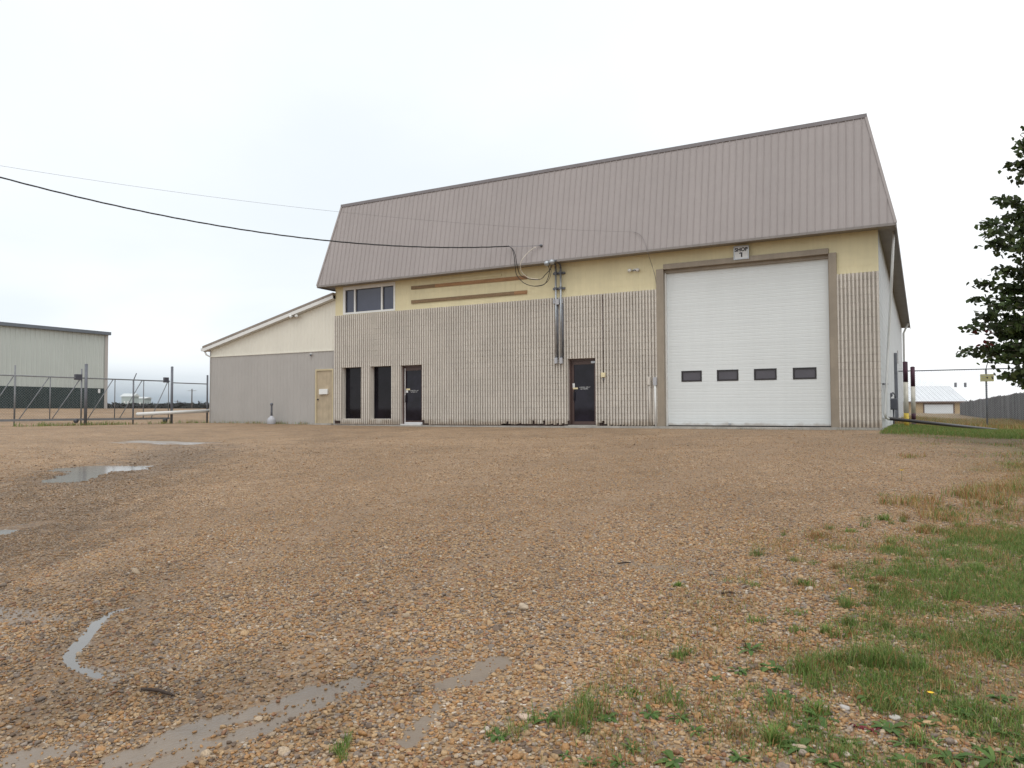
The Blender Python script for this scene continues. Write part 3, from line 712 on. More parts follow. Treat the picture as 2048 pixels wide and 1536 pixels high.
for yy, mt, lab in ((547, 'galvdark', 'upper steel strut channel clamping the two conduits on the yellow wall'), (577.5, 'galvdark', 'lower steel strut channel clamping the two conduits on the yellow wall')):
    x0, z0 = fz(1107, yy+1, -.05); x1, z1 = fz(1130, yy-1, -.05)
    o = thing('strut_channel', (x0, -.05, z0-.03), lab, 'bracket')
    box(x0, x1, -.095, -.013, z0-.035, z0+.035).build('channel', M[mt], o)
    for kk in (1112.5, 1122.5):
        cx_, _ = fz(kk, yy, -.09); box(cx_-.045, cx_+.045, -.175, -.095, z0-.025, z0+.045).build('clamp', M['galvdark'], o)
x0, z0 = fz(1107, 608, -.05); x1, z1 = fz(1127, 598, -.05)
o = thing('conduit_bracket', (x0, -.06, z0), 'pale metal box bracket on the conduits at the top of the fluted blocks', 'bracket')
box(x0, x1, -.105, -.07, z0, z1).build('plate', M['greyplastic'], o, bevel=.006)
box(x0+.12, x1-.12, -.18, -.106, z0-.05, z1).build('hub', M['greyplastic'], o, bevel=.01)

# wires
def onroof(px, py, off=.1):
    p0 = np.array([0, RY0, RB]); n = np.array([nrm.x, nrm.y, nrm.z]); d = ray(px, py); return CAM+d*((n@(p0-CAM)+off)/(n@d))
def sag(a, b, s_, n=60): return [Vector(a)+(Vector(b)-Vector(a))*(i/n)-Vector((0, 0, 4*s_*(i/n)*(1-i/n))) for i in range(n+1)]
A = onroof(1018, 492.5, .12); Bp = (-24., -20., 8.45)
path = sag(A, Bp, 1.44, 150)
svc = thing('service_cable', tuple(A), 'black twisted service cable sagging across the sky to the metal roof', 'cable')
for ph in (0, 2.094, 4.189):
    pts = []
    for i, p in enumerate(path):
        a = i*.55+ph; pts.append(p+Vector((.0, .011*math.cos(a), .011*math.sin(a))))
    MB().tube(pts, .0115, 5).build('conductor', M['cable'], svc, True)
def screen_path(pts, off=None, y=None): return [Vector(onY(px, py, yy)) for px, py, yy in pts]
def smooth_path(P, n=8):
    P = [Vector(p) for p in P]; out_ = []
    for i in range(len(P)-1):
        p0, p1, p2, p3 = P[max(i-1, 0)], P[i], P[i+1], P[min(i+2, len(P)-1)]
        for k in range(n):
            t = k/n; out_.append(.5*((2*p1)+(-p0+p2)*t+(2*p0-5*p1+4*p2-p3)*t*t+(-p0+3*p1-3*p2+p3)*t*t*t))
    return out_+[P[-1]]
for sh, pts in enumerate(([(1018, 492.5, -.52), (1024, 498, -.6), (1028, 511, -.66), (1030, 530, -.62), (1033, 549, -.5), (1042, 561, -.45), (1054, 569, -.45), (1072, 572.5, -.45), (1088, 569, -.5), (1096, 556, -.55), (1099, 540, -.6), (1096, 531, -.63)],
                          [(1018, 492.5, -.52), (1026, 499, -.6), (1031, 512, -.66), (1034, 530, -.6), (1040, 549, -.45), (1052, 556, -.4), (1066, 559, -.4), (1082, 558, -.45), (1092, 548, -.55), (1101, 538, -.6), (1104, 528, -.63)])):
    pp = smooth_path(screen_path(pts)); MB().tube(pp, .012, 6).build('drop_loop', M['cable'], svc, True)
pp = smooth_path(screen_path([(1100, 530, -.63), (1102, 545, -.58), (1096, 562, -.5), (1084, 570, -.47), (1070, 572, -.45)])); MB().tube(pp, .009, 6).build('drop_loop', M['cable'], svc, True)
nx_ = onroof(1082, 491, .05)
o = thing('cable_anchor', tuple(nx_), 'small metal anchor hook screwed into the metal roof with a pale wire', 'anchor')
MB().ball(nx_, .055, 8, (1, 1, .8)).build('insulator', M['galvdark'], o, True)
MB().tube([onroof(1080, 491, .08), onroof(1062, 492, .12), onroof(1046, 492.5, .12), onroof(1018, 492.5, .12)], .007, 5).build('messenger', M['galvdark'], o, True)
pp = smooth_path([onroof(1072, 494, .1), onroof(1062, 500, .14), onroof(1049, 513, .2), Vector(onY(1041, 527, -.72)), Vector(onY(1042, 541, -.62)), Vector(onY(1050, 551, -.5)), Vector(onY(1061, 556.5, -.42)), Vector(onY(1076, 558.5, -.42))])
MB().tube(pp, .012, 6).build('pale_wire', M['whitecable'], o, True)
A2 = onroof(1268, 464, .06)
tw = thing('telephone_wire', tuple(A2), 'thin grey telephone wire crossing the sky, then dropping to the overhead door frame', 'wire')
MB().tube(sag(A2, (-24, -20, 7.15), .66, 60), .004, 4).build('span', M['thinwire'], tw, True)
pp = smooth_path([A2, onroof(1278, 468, .06), onroof(1287, 479, .06), onroof(1294, 498, .05), Vector(onY(1297, 510, -.53)), Vector(onY(1303, 528, -.05)), Vector(onY(1310, 552, -.03)), Vector(onY(1313, 572, -.03))])
MB().tube(pp, .007, 5).build('drop', M['thinwire'], tw, True)

def floodlight(px, py, yy, label, sc=1.):
    x, z = fz(px, py, yy)
    o = thing('floodlight', (x, yy, z-.1), label, 'light')
    MB().lathe((0, 0, 0), [(.05*sc, 0), (.05*sc, .03)], 12)
    box(x-.06*sc, x+.06*sc, yy, yy+.05, z-.05*sc, z+.05*sc).build('mount', M['whitevinyl'], o, bevel=.008)
    for s in (-1, 1):
        c = Vector((x+s*.14*sc, yy-.06, z+.0)); MB().tube([(x, yy, z), (x+s*.07*sc, yy-.03, z-.03), c], .014, 6).build('arm', M['galvdark'], o, True)
        d = Vector((s*.5, -.75, -.45)).normalized(); MB().tube([c-d*.05*sc, c, c+d*.06*sc, c+d*.10*sc], [.025*sc, .05*sc, .068*sc, .072*sc], 12).build('lamp_head', M['whitevinyl'], o, True)
floodlight(1269, 540, -.03, 'twin white floodlight on the yellow wall beside the overhead door', .8)
x, z = fz(1300, 770, -.05)
def elec_box(px, py, hpx, name, label, mat, wpx=5):
    x, z = fz(px, py, -.07); x2, _ = fz(px+wpx, py, -.07); _, z2 = fz(px, py-hpx, -.07)
    wd = abs(x2-x); hh = z2-z
    o = thing(name, (x, -.07, z), label, 'box')
    box(x-wd/2, x+wd/2, -.15, -.078, z, z+hh).build('casing', mat, o, bevel=.008)
    return o, x, z, hh
o, x, z, hh = elec_box(1207.5, 754.5, 9, 'alarm_box', 'small cream yellow box beside the bronze entry door', M['yellowbox'], 8)
_, zt_ = fz(1206, 590)
MB().tube([(x, -.098, z+hh), (x-.02, -.098, zt_)], .012, 6).build('pipe', M['bronze'], o, True)
MB().tube([(x, -.1, z), (x, -.1, z-.12)], .018, 6).build('cord', M['galvdark'], o, True)
o, x, z, hh = elec_box(1311, 771, 16, 'outlet_box', 'pale grey outlet box with white pipe beside the overhead door frame', M['greyplastic'], 7)
MB().tube([(x, -.115, z), (x+.01, -.115, -.01)], .03, 8).build('pipe', M['whitevinyl'], o, True)
o, x, z, hh = elec_box(1299, 770, 16, 'junction_box', 'tan painted junction box on the fluted blocks left of the outlet box', M['ribblock'], 6)
MB().tube([(x, -.108, z), (x+.01, -.108, -.01)], .022, 8).build('pipe', M['ribblock'], o, True)

# ------------------------------------------------------------------ annex (lean-to)
AX0, AX1, AY = -27.84, Xl-.002, .05
ZP = 2.9515
zr_r = onY(671, 590, AY-.15)[2]; zr_l = onY(408, 697, AY-.15)[2]; xr_l = onY(407, 697, AY-.15)[0]
def roofz(x): return zr_l+(zr_r-zr_l)*(x-xr_l)/(Xl-xr_l)
ann = thing('annex_building', ((AX0+AX1)/2, 14, 0), 'low lean-to annex with cream siding over grey siding and a sloping roof', 'building')
DA = (onY(634.5, 800, AY)[0], onY(665.5, 800, AY)[0]); DAz = onY(650, 741.5, AY)[2]
cw = MB()
cw.add([(AX0, AY+.02, -.3), (AX1, AY+.02, -.3), (AX1, AY+.02, roofz(AX1)-.2), (AX0, AY+.02, roofz(AX0)-.2), (AX0, YB, -.3), (AX1, YB, -.3), (AX1, YB, roofz(AX1)-.2), (AX0, YB, roofz(AX0)-.2)],
       [(0, 1, 2, 3), (5, 4, 7, 6), (4, 0, 3, 7), (1, 5, 6, 2)])
aw = cw.build('wall', M['sidgrey'], ann)
SP = .1905; x = AX0; sc = {}
def strip(x0, x1, z0, z1l, z1r, mat, key):
    if key is not None and key in sc: return link('siding_panel', sc[key], aw, (x0, AY, z0))
    a, b, c, d = 0, .028, .042, .070; wd = x1-x0
    xsn = [0, .03, .042, .07, .082, wd]; ysn = [0, 0, -.011, -.011, 0, 0]
    if wd < .09: xsn = [0, wd]; ysn = [0, 0]
    mb = MB(); n = len(xsn); vs = [(q, y, 0) for q, y in zip(xsn, ysn)]+[(q, y, z1l+(z1r-z1l)*q/wd-z0) for q, y in zip(xsn, ysn)]
    mb.add(vs, [(i, i+1, n+i+1, n+i) for i in range(n-1)])
    me_ = mb.mesh('siding_panel', mat)
    if key is not None: sc[key] = me_
    return link('siding_panel', me_, aw, (x0, AY, z0))
x = AX0
while x < AX1-.01:
    x1 = min(x+SP, AX1)
    segs = sub_rects([(x, x1, -.05, ZP)], [(DA[0]-.07, DA[1]+.07, -1, DAz+.07)], .02)
    for r in segs: strip(r[0], r[1], r[2], r[3], r[3], M['sidgrey'], 'g' if len(segs) == 1 and abs(x1-x-SP) < 1e-4 and r[2] < 0 and r[3] > 2.9 and r[1]-r[0] > .19 else None)
    strip(x, x1, ZP+.004, roofz(x)-.16, roofz(x1)-.16, M['sidcream'], None); x = x1
box(AX0-.02, AX0+.03, AY-.03, AY+.2, -.1, roofz(AX0)-.15).build('corner_trim', M['sidgrey'], aw)
box(AX1-.10, AX1, AY-.045, AY, -.02, ZP).build('corner_trim', M['sidgrey'], aw)
box(AX0, AX1, AY-.032, AY-.001, ZP-.015, ZP+.025).build('transition_trim', M['sidcream'], aw)
rf = MB()
ya, ybk = AY-.22, YB
rf.add([(xr_l, ya, roofz(xr_l)), (Xl-.01, ya, roofz(Xl)), (Xl-.01, ybk, roofz(Xl)), (xr_l, ybk, roofz(xr_l)), (xr_l, ya, roofz(xr_l)+.10), (Xl-.01, ya, roofz(Xl)+.10), (Xl-.01, ybk, roofz(Xl)+.10), (xr_l, ybk, roofz(xr_l)+.10)],
       [(0, 3, 2, 1), (4, 5, 6, 7), (0, 1, 5, 4), (1, 2, 6, 5), (2, 3, 7, 6), (3, 0, 4, 7)])
arf = rf.build('roof', M['rakebrown'], ann)
fb = MB(); fb.bar((xr_l+.02, ya+.02, roofz(xr_l)-.075), (Xl-.012, ya+.02, roofz(Xl)-.075), .035, .135); fb.build('rake_board', M['whitevinyl'], arf)
sf = MB(); sf.bar((xr_l+.02, (ya+AY)/2+.03, roofz(xr_l)-.145), (Xl-.012, (ya+AY)/2+.03, roofz(Xl)-.145), AY-ya-.06, .012); sf.build('rake_soffit', M['whitevinyl'], arf)
gt = MB(); gt.box(xr_l-.1, xr_l+.02, ya, ybk, roofz(xr_l)-.12, roofz(xr_l)+.01); gt.build('gutter', M['whitevinyl'], arf)
MB().tube([(xr_l+.0, AY-.1, roofz(xr_l)-.1), (xr_l+.1, AY-.08, roofz(xr_l)-.28), (AX0-.05, AY+.12, roofz(xr_l)-.42), (AX0-.05, AY+.12, .05)], .035, 8).build('downspout', M['whitevinyl'], arf, True)
ad = box(DA[0], DA[1], AY-.015, AY+.015, .03, DAz).build('door', M['tan'], ann, bevel=.004); tag(ad, 'plain tan steel door')
fr = MB(); fr.box(DA[0]-.07, DA[0]-.003, AY-.05, AY+.02, -.02, DAz+.07).box(DA[1]+.003, DA[1]+.07, AY-.05, AY+.02, -.02, DAz+.07).box(DA[0]-.003, DA[1]+.003, AY-.05, AY+.02, DAz+.003, DAz+.07); fr.build('door_frame', M['tanframe'], ad)
box(DA[0]-.07, DA[1]+.07, AY-.2, AY+.02, -.12, .028).build('threshold', M['concrete'], ad)
x0, z0 = onY(641, 789, AY)[0], onY(641, 789, AY)[2]; x1, z1 = onY(657.5, 778, AY)[0], onY(657.5, 778, AY)[2]
box(x0, x1, AY-.10, AY-.0152, z0, z1).build('mail_box', M['whitevinyl'], ad, bevel=.012)
kx_, kz_ = onY(636.5, 799, AY)[0], onY(636.5, 799, AY)[2]; MB().ball((kx_+.03, AY-.06, kz_), .035, 8).tube([(kx_+.03, AY-.06, kz_), (kx_+.03, AY-.01, kz_)], .014, 6).build('knob', M['black'], ad, True)
floodlight(590.5, 632, AY-.10, 'twin white floodlight under the sloping annex roof edge', 1.)
x, z = onY(622, 709, AY-.03)[0], onY(622, 709, AY-.03)[2]
o = thing('door_lamp', (x, AY-.03, z-.06), 'tiny dark lamp fitting on the grey siding above the tan door', 'light')
box(x-.05, x+.05, AY-.05, AY-.018, z-.04, z+.05).build('mount', M['whitevinyl'], o); MB().ball((x+.05, AY-.1, z-.02), .045, 8).build('lamp', M['galvdark'], o, True)
# ash receptacle
x = onY(543, 846, -.35)[0]; zg = float(terrain(np.array([x]), np.array([-.35]))[0])
o = thing('ash_receptacle', (x, -.35, zg), 'grey plastic smoking receptacle with round base and thin neck beside grey siding', 'ash stand')
MB().lathe((x, -.35, zg-.01), [(.165, 0), (.178, .03), (.172, .19), (.14, .25), (.07, .31), (.05, .35)], 20).build('base', M['greyplastic'], o, True)
MB().lathe((x, -.35, zg+.33), [(.045, 0), (.040, .20), (.038, .40), (.045, .43), (.062, .46), (.058, .52), (.02, .55)], 14).build('neck', M['galvdark'], o, True)

# ------------------------------------------------------------------ fences
def zg(x, y): return float(terrain(np.array([float(x)]), np.array([float(y)]))[0])
def chain_link(a, b, z0, z1, parent, pitch=.055, r=.0016, mat=None):
    a, b = Vector((*a, 0)), Vector((*b, 0)); Ln = (b-a).length; d = (b-a)/Ln; n = Vector((-d.y, d.x, 0))*.0025
    H = z1-z0; st = pitch*1.414; mb = MB(); s = -H
    while s < Ln:
        for sg in (1, -1):
            t0, t1 = max(0, -s), min(H, Ln-s)
            if t1-t0 > .02:
                if sg > 0: p, q = (s+t0, t0), (s+t1, t1)
                else: p, q = (s+t0, H-t0), (s+t1, H-t1)
                mb.tube([a+d*p[0]+n*sg+Vector((0, 0, z0+p[1])), a+d*q[0]+n*sg+Vector((0, 0, z0+q[1]))], r, 3, False)
        s += st
    return tag(mb.build('chain_link', mat or M['galv'], parent), kind='stuff')
GXP = -28.3
def gy(px): return float(onX(px, 800, GXP)[1])
def gz(px, py): return float(onX(px, py, GXP)[2])
gate = thing('sliding_gate', (GXP, -5, zg(GXP, -5)), 'long chain-link sliding gate with diagonal braces hung between steel posts', 'gate')
zt, zb = (gz(172, 756.5)+gz(330, 762))/2, (gz(172, 838.5)+gz(330, 837))/2
yL, yR = gy(-90), gy(339)
MB().tube([(GXP, yL, zt), (GXP, yR, zt)], .024, 8).build('top_rail', M['gatesteel'], gate, True)
MB().bar((GXP, yL, zb), (GXP, yR, zb), .06, .08).build('bottom_rail', M['gatesteel'], gate)
for px in (-40, 30, 100, 163, 229.5, 287, 337): MB().tube([(GXP, gy(px), zb+.04), (GXP, gy(px), zt-.022)], .019, 8).build('upright', M['gatesteel'], gate, True)
for p0, p1 in ((-32, 26), (39, 97), (105, 160), (177, 225), (240, 283), (303, 335)):
    MB().tube([(GXP, gy(p0), zb+.04), (GXP, gy(p1), zt-.03)], .017, 8).build('brace', M['gatesteel'], gate, True)
chain_link((GXP-.03, yL), (GXP-.03, yR), zb+.03, zt, gate, .07)
def post(px, ytop, r, label, X=GXP+.12, mat='galvdark', parts=()):
    p = onX(px, 800, X); y = float(p[1]); z1 = float(onX(px, ytop, X)[2]); z0 = zg(X, y)-.05
    o = thing('gate_post' if r > .05 else 'steel_post', (X, y, z0), label, 'post')
    MB().tube([(X, y, z0), (X, y, z1)], r, 12).build('shaft', M[mat], o, True)
    MB().ball((X, y, z1), r*1.08, 8, (1, 1, .5)).build('cap', M[mat], o, True)
    return o, y, z1
o, y, z1 = post(171.5, 729, .056, 'thick steel gate post with rollers on the gate side facing the far green-based building')
box(GXP-.06, GXP+.05, y-.36, y-.10, zt-.08, zt+.14).build('roller_box', M['meter'], o, bevel=.01); MB().tube([(GXP-.03, y-.3, zb-.05), (GXP+.05, y-.3, zb-.05)], .085, 14).build('roller', M['meter'], o, True)
o, y, z1 = post(343.5, 734, .052, 'thick steel gate post beside the white pole, with roller box')
box(GXP-.06, GXP+.05, y-.30, y-.09, zt-.06, zt+.16).build('roller_box', M['meter'], o, bevel=.01); MB().tube([(GXP-.04, y-.22, zb-.08), (GXP+.05, y-.22, zb-.08)], .085, 14).build('roller', M['meter'], o, True)
post(162.5, 738, .028, 'thin steel post standing close behind the thick roller gate post', GXP-.35, 'gatesteel')
post(29, 731, .024, 'slender steel post behind the gate in front of the sage building', GXP-.35, 'gatesteel')
o, y, z1 = post(266.5, 759.5, .032, 'fence post topped with a slanted barbed wire arm', GXP-.3)
pe = onX(273, 746.5, GXP-.3); MB().tube([(GXP-.3, y, z1-.02), (GXP-.3, float(pe[1]), float(pe[2]))], .02, 6).build('barb_arm', M['galvdark'], o, True)
o, y2, z1 = post(414.5, 751, .04, 'steel end post beside the corner of the grey annex', GXP+.02)
fen = thing('short_fence', (GXP, -.7, zg(GXP, -.7)), 'short chain-link fence panel between gate post and annex corner', 'fence')
MB().tube([(GXP, gy(345), gz(345, 765.5)), (GXP, gy(414), gz(414, 768))], .022, 8).build('top_rail', M['gatesteel'], fen, True)
chain_link((GXP, gy(346)), (GXP, gy(413)), zg(GXP, -.6)+.03, gz(380, 766.5), fen, .07)
pa, pb = onX(274, 828.5, GXP+.3), onX(418, 821.5, GXP+.3)
MB().tube([pa, pb], .075, 12).top('white_pole', M['whitevinyl'], 'long white pole lying level across the fence beside the annex corner', 'pole', smooth=True)

# ------------------------------------------------------------------ steel building beyond the gate
SX = -56.5; p = onX(215, 665, SX); ye = float(p[1]); ze = float(p[2]); zw = float(onX(213, 777, SX)[2]); z0 = zg(SX, ye)
sb = thing('steel_building', (SX-12, ye-18, z0), 'big sage green steel building with dark lower cladding beyond the gate', 'building')
Y0 = ye-36
bd = MB(); bd.box(SX-25, SX-.05, Y0, ye-.05, z0-.5, ze-.1); bd.build('body', M['sage'], sb)
def corr(za, zb_, mat, name, yo=0.):
    mb = MB(); yy = Y0; P_ = []
    while yy < ye-.01:
        P_ += [(0, yy), (0, yy+.20), (.05, yy+.24), (.05, yy+.30), (0, yy+.34)]; yy += .34
    n = len(P_); vs = [(SX+yo+a, min(b, ye), za) for a, b in P_]+[(SX+yo+a, min(b, ye), zb_) for a, b in P_]
    mb.add(vs, [(i, i+1, n+i+1, n+i) for i in range(n-1)]); mb.build(name, mat, sb)
corr(zw, ze, M['sage'], 'upper_cladding'); corr(z0-.3, zw, M['navy'], 'lower_cladding', .01)
box(SX-25, SX-.05, ye-.05, ye-.01, zw, ze-.05).build('end_cladding', M['sage'], sb); box(SX-25, SX-.03, ye-.05, ye+.0, z0-.3, zw).build('end_cladding', M['navy'], sb)
rf = MB(); rf.add([(SX+.25, Y0, ze), (SX+.25, ye+.1, ze), (SX-12.5, ye+.1, ze+1.1), (SX-12.5, Y0, ze+1.1), (SX-25.2, Y0, ze), (SX-25.2, ye+.1, ze)], [(0, 1, 2, 3), (3, 2, 5, 4), (1, 5, 2)]); rf.build('roof', M['eave'], sb)
box(SX+.02, SX+.3, Y0, ye+.12, ze-.22, ze+.02).build('eave_trim', M['eave'], sb)
box(SX+.02, SX+.07, ye-.22, ye+.03, z0, ze-.22).build('corner_trim', M['sidgrey'], sb)
a_, b_ = onX(200, 786, SX+.07), onX(196, 778, SX+.07); box(SX+.06, SX+.1, float(b_[1]), float(a_[1]), float(a_[2]), float(b_[2])).build('notice', M['signwhite'], sb)

# ------------------------------------------------------------------ far left
def shed(px0, px1, py_top, py_wall, py_base, D, dep, label, roofm, wallm):
    a, b = atd(px0, py_wall, D), atd(px1, py_wall, D); zt_ = float(atd(px0, py_top, D)[2]); z0 = .6
    a, b = Vector(a), Vector(b); zw_ = (a.z+b.z)/2; a.z = b.z = 0; d = (b-a).normalized(); n = Vector((-d.y, d.x, 0))*dep; up_ = lambda v, z: (v.x, v.y, z)
    o = thing('far_shed', ((a+b)/2+n/2).to_tuple()[:2]+(z0,), label, 'building')
    mb = MB(); c, e = b+n, a+n
    mb.add([up_(q, z) for z in (z0-.5, zw_) for q in (a, b, c, e)], [(0, 1, 5, 4), (1, 2, 6, 5), (2, 3, 7, 6), (3, 0, 4, 7)]); mb.build('wall', wallm, o)
    r = MB(); m1, m2 = a+n/2, b+n/2
    ov = d*.6; r.add([up_(a-ov-n*.04, zw_), up_(b+ov-n*.04, zw_), up_(m2+ov, zt_), up_(m1-ov, zt_), up_(c+ov+n*.04, zw_), up_(e-ov+n*.04, zw_)], [(0, 1, 2, 3), (3, 2, 4, 5), (0, 3, 5), (1, 4, 2)]); r.build('roof', roofm, o)
    q = MB(); 
    for t_ in (.25, .6):
        p_ = a+(b-a)*t_-n*.003; p2 = p_+d*(b-a).length*.12; q.add([up_(p_, z0), up_(p2, z0), up_(p2, zw_*.7+z0*.3), up_(p_, zw_*.7+z0*.3)], [(0, 1, 2, 3)])
    q.build('bay_door', M['whitevinyl'], o)
shed(243, 263, 786.5, 793, 812, 255, 5, 'tall pale teal farm shed with white roof far beyond the gate', M['farroof'], M['teal'])
shed(263, 289, 793.5, 797, 812, 270, 5, 'lower pale teal farm shed with white roof far beyond the gate', M['farroof'], M['teal'])
for px, pt, D, lab in ((355, 800, 210, 'short distant utility pole on the horizon'), (384, 778, 170, 'taller distant utility pole on the horizon near the annex')):
    p = atd(px, pt, D); o = thing('utility_pole', (p[0], p[1], .7), lab, 'pole')
    MB().tube([(p[0], p[1], .2), tuple(p)], [.16, .11], 8).build('shaft', M['polewood'], o)
    MB().bar((p[0]-1*RT[0], p[1]-1*RT[1], p[2]-.4), (p[0]+1*RT[0], p[1]+1*RT[1], p[2]-.4), .07, .07).build('crossarm', M['polewood'], o)

def set_bc(me, cols, per):                     # one colour per element, spread over its points
    a = me.attributes.new('bc', 'FLOAT_COLOR', 'POINT'); c = np.repeat(np.c_[cols, np.ones(len(cols))], per, 0).astype(np.float32); a.data.foreach_set('color', c.ravel())
def mesh_np(name, V, Fc, mat, smooth=False):
    me = bpy.data.meshes.new(name); k = Fc.shape[1]
    me.vertices.add(len(V)); me.vertices.foreach_set('co', V.astype(np.float32).ravel())
    me.loops.add(Fc.size); me.loops.foreach_set('vertex_index', Fc.ravel().astype(np.int32))
    me.polygons.add(len(Fc)); me.polygons.foreach_set('loop_start', np.arange(len(Fc))*k); me.polygons.foreach_set('loop_total', np.full(len(Fc), k))
    me.update(calc_edges=True); me.materials.append(mat); return me
def foliage(C_, Rd, n, size, cols, name, mat):
    """n leaf triangles-pairs spread through blobs at C_ with radii Rd"""
    k = RNG.integers(0, len(C_), n); dirv = RNG.normal(size=(n, 3)); dirv /= np.linalg.norm(dirv, axis=1)[:, None]
    P = C_[k]+dirv*(Rd[k]*RNG.random(n)[:, None]**.45)
    u = RNG.normal(size=(n, 3)); u /= np.linalg.norm(u, axis=1)[:, None]; v = np.cross(u, RNG.normal(size=(n, 3))); v /= np.linalg.norm(v, axis=1)[:, None]
    s = size*RNG.uniform(.6, 1.4, n)[:, None]
    V = np.stack([P-u*s, P+v*s*.6, P+u*s, P-v*s*.6], 1).reshape(-1, 3); Fc = np.arange(4*n).reshape(n, 4)
    me = mesh_np(name, V, Fc, mat); set_bc(me, cols[RNG.integers(0, len(cols), n)], 4); return me
def treeline(px0, px1, D, ztop, n, name, label, cols, zb=.4):
    C_ = []; Rd = []
    for i in range(n):
        p = atd(RNG.uniform(px0, px1), 800, D*RNG.uniform(.92, 1.08)); h_ = ztop*RNG.uniform(.55, 1.05)
        C_.append((p[0], p[1], zb+h_*.5)); Rd.append((h_*RNG.uniform(.6, 1.4), h_*.8, h_*.55))
    me = foliage(np.array(C_), np.array(Rd), n*260, ztop*.11, cols, name, M['bush'])
    return tag(link(name, me), label, 'trees', kind='stuff')
dkc = np.array([(.030, .036, .034), (.045, .050, .046), (.055, .050, .050), (.038, .045, .050)])
treeline(120, 470, 300, 3.7, 150, 'far_wood', 'dark strip of far-off bushes along the horizon beyond the gate', dkc)
treeline(120, 470, 215, 2.5, 130, 'far_bushes', 'low dark bushes in front of the pale teal farm sheds', dkc)
treeline(1890, 2150, 260, 4.0, 30, 'far_wood', 'dark far-off trees behind the wooden fence', dkc, -.6)

# ------------------------------------------------------------------ right-hand side yard
# downspouts
pA = onY(1787.5, 459, .45); pB = onX(1769.5, 828, Xr+.07)
ds = thing('downspout', (pB[0], pB[1], 0), 'white downspout running from the front corner eave down the white side wall', 'downspout')
pm_ = (np.array(pB)*.35+np.array(onY(1783, 560, .8))*.65)
MB().tube([pA, onY(1783.2, 560, .75), onX(1776, 700, Xr+.12), pB, onX(1771.5, 835, Xr+.09), onX(1778, 838, Xr+.1)], .036, 10).build('pipe', M['whitevinyl'], ds, True)
MB().bar(onX(1766, 768, Xr+.02), onX(1774.5, 768, Xr+.1), .05, .05).build('strap', M['galvdark'], ds)
p2 = onX(1805.5, 650, Xr+.15)
ds2 = thing('downspout', (Xr+.15, 26, 0), 'white downspout at the back corner of the white side wall', 'downspout')
MB().tube([(XR0-.05, 25.5, ZS-.05), (Xr+.14, 26, ZS-.6), (Xr+.12, 26, .1)], .06, 10).build('pipe', M['whitevinyl'], ds2, True)
# drain pipe
q0 = np.array(onX(1777, 837, Xr+.1)); q1 = atd(1995, 861.5, 25.0); q1[2] = zg(q1[0], q1[1])+.05
MB().tube([q0, q0*.5+q1*.5, q1], .052, 12).top('drain_pipe', M['blackpipe'], 'black drain pipe lying across the grass from the downspout', 'pipe', smooth=True)
# gas meter
gm = thing('gas_meter', (Xr+.2, 6.6, 0), 'dark grey gas meter with regulator against the white side wall', 'meter')
ga, gb = onX(1775.5, 818, Xr+.30), onX(1795, 796, Xr+.30)
yA, yB_ = float(ga[1]), float(gb[1]); zA, zB = float(ga[2]), float(gb[2])
c0 = onY(1785, 807, 6.8); 
bx = MB(); bx.box(c0[0]-.17, c0[0]+.17, 6.62, 6.98, c0[2]-.22, c0[2]+.18); bx.build('casing', M['meter'], gm, bevel=.04)
MB().tube([(c0[0]-.07, 6.8, c0[2]+.17), (c0[0]-.07, 6.8, c0[2]+.32), (c0[0]+.02, 6.8, c0[2]+.38), (c0[0]+.09, 6.8, c0[2]+.30), (c0[0]+.09, 6.8, c0[2]+.17)], .03, 8).build('pipe_loop', M['meter'], gm, True)
MB().ball((c0[0]-.07, 6.78, c0[2]+.30), .085, 10, (1, .6, 1)).build('regulator', M['meter'], gm, True)
MB().tube([(c0[0]+.03, 6.8, c0[2]-.19), (c0[0]+.03, 6.8, -.15)], .03, 8).build('riser', M['galvdark'], gm, True)
# wall post
wp0 = onX(1790.5, 706, Xr+.06)
MB().box(Xr+.005, Xr+.12, float(wp0[1])-.06, float(wp0[1])+.06, -.2, float(wp0[2])).top('square_post', M['galvdark'], 'dark square steel post against the white side wall where the chain-link fence starts', 'post')
# painted pipe posts
def painted_post(px, ytop, X_, Y_, r, label, bands):
    zt_ = float(onY(px, ytop, Y_)[2]); X_ = float(onY(px, 800, Y_)[0]); z0 = zg(X_, Y_)-.05
    o = thing('pipe_post', (X_, Y_, z0), label, 'post')
    lean = (float(onY(px, ytop, Y_)[0])-X_)
    for f0, f1, mt in bands: MB().tube([(X_, Y_, z0+(zt_-z0)*f0), (X_, Y_, z0+(zt_-z0)*f1)], r, 14).build('band', M[mt], o, True)
    MB().ball((X_, Y_, zt_), r, 10, (1, 1, .25)).build('cap', M[bands[-1][2]], o, True)
    return o
painted_post(1812, 724, 0, 3.7, .072, 'chipped white pipe post with yellow foot and maroon stripe at its top', [(0, .24, 'postyellow'), (.24, .70, 'postwhite'), (.70, 1, 'maroon')])
painted_post(1826.5, 734, 0, 7.2, .072, 'white pipe post banded maroon at top and foot behind the drain pipe', [(0, .08, 'maroon'), (.08, .14, 'postwhite'), (.14, .24, 'maroon'), (.24, .68, 'postwhite'), (.68, 1, 'maroon')])
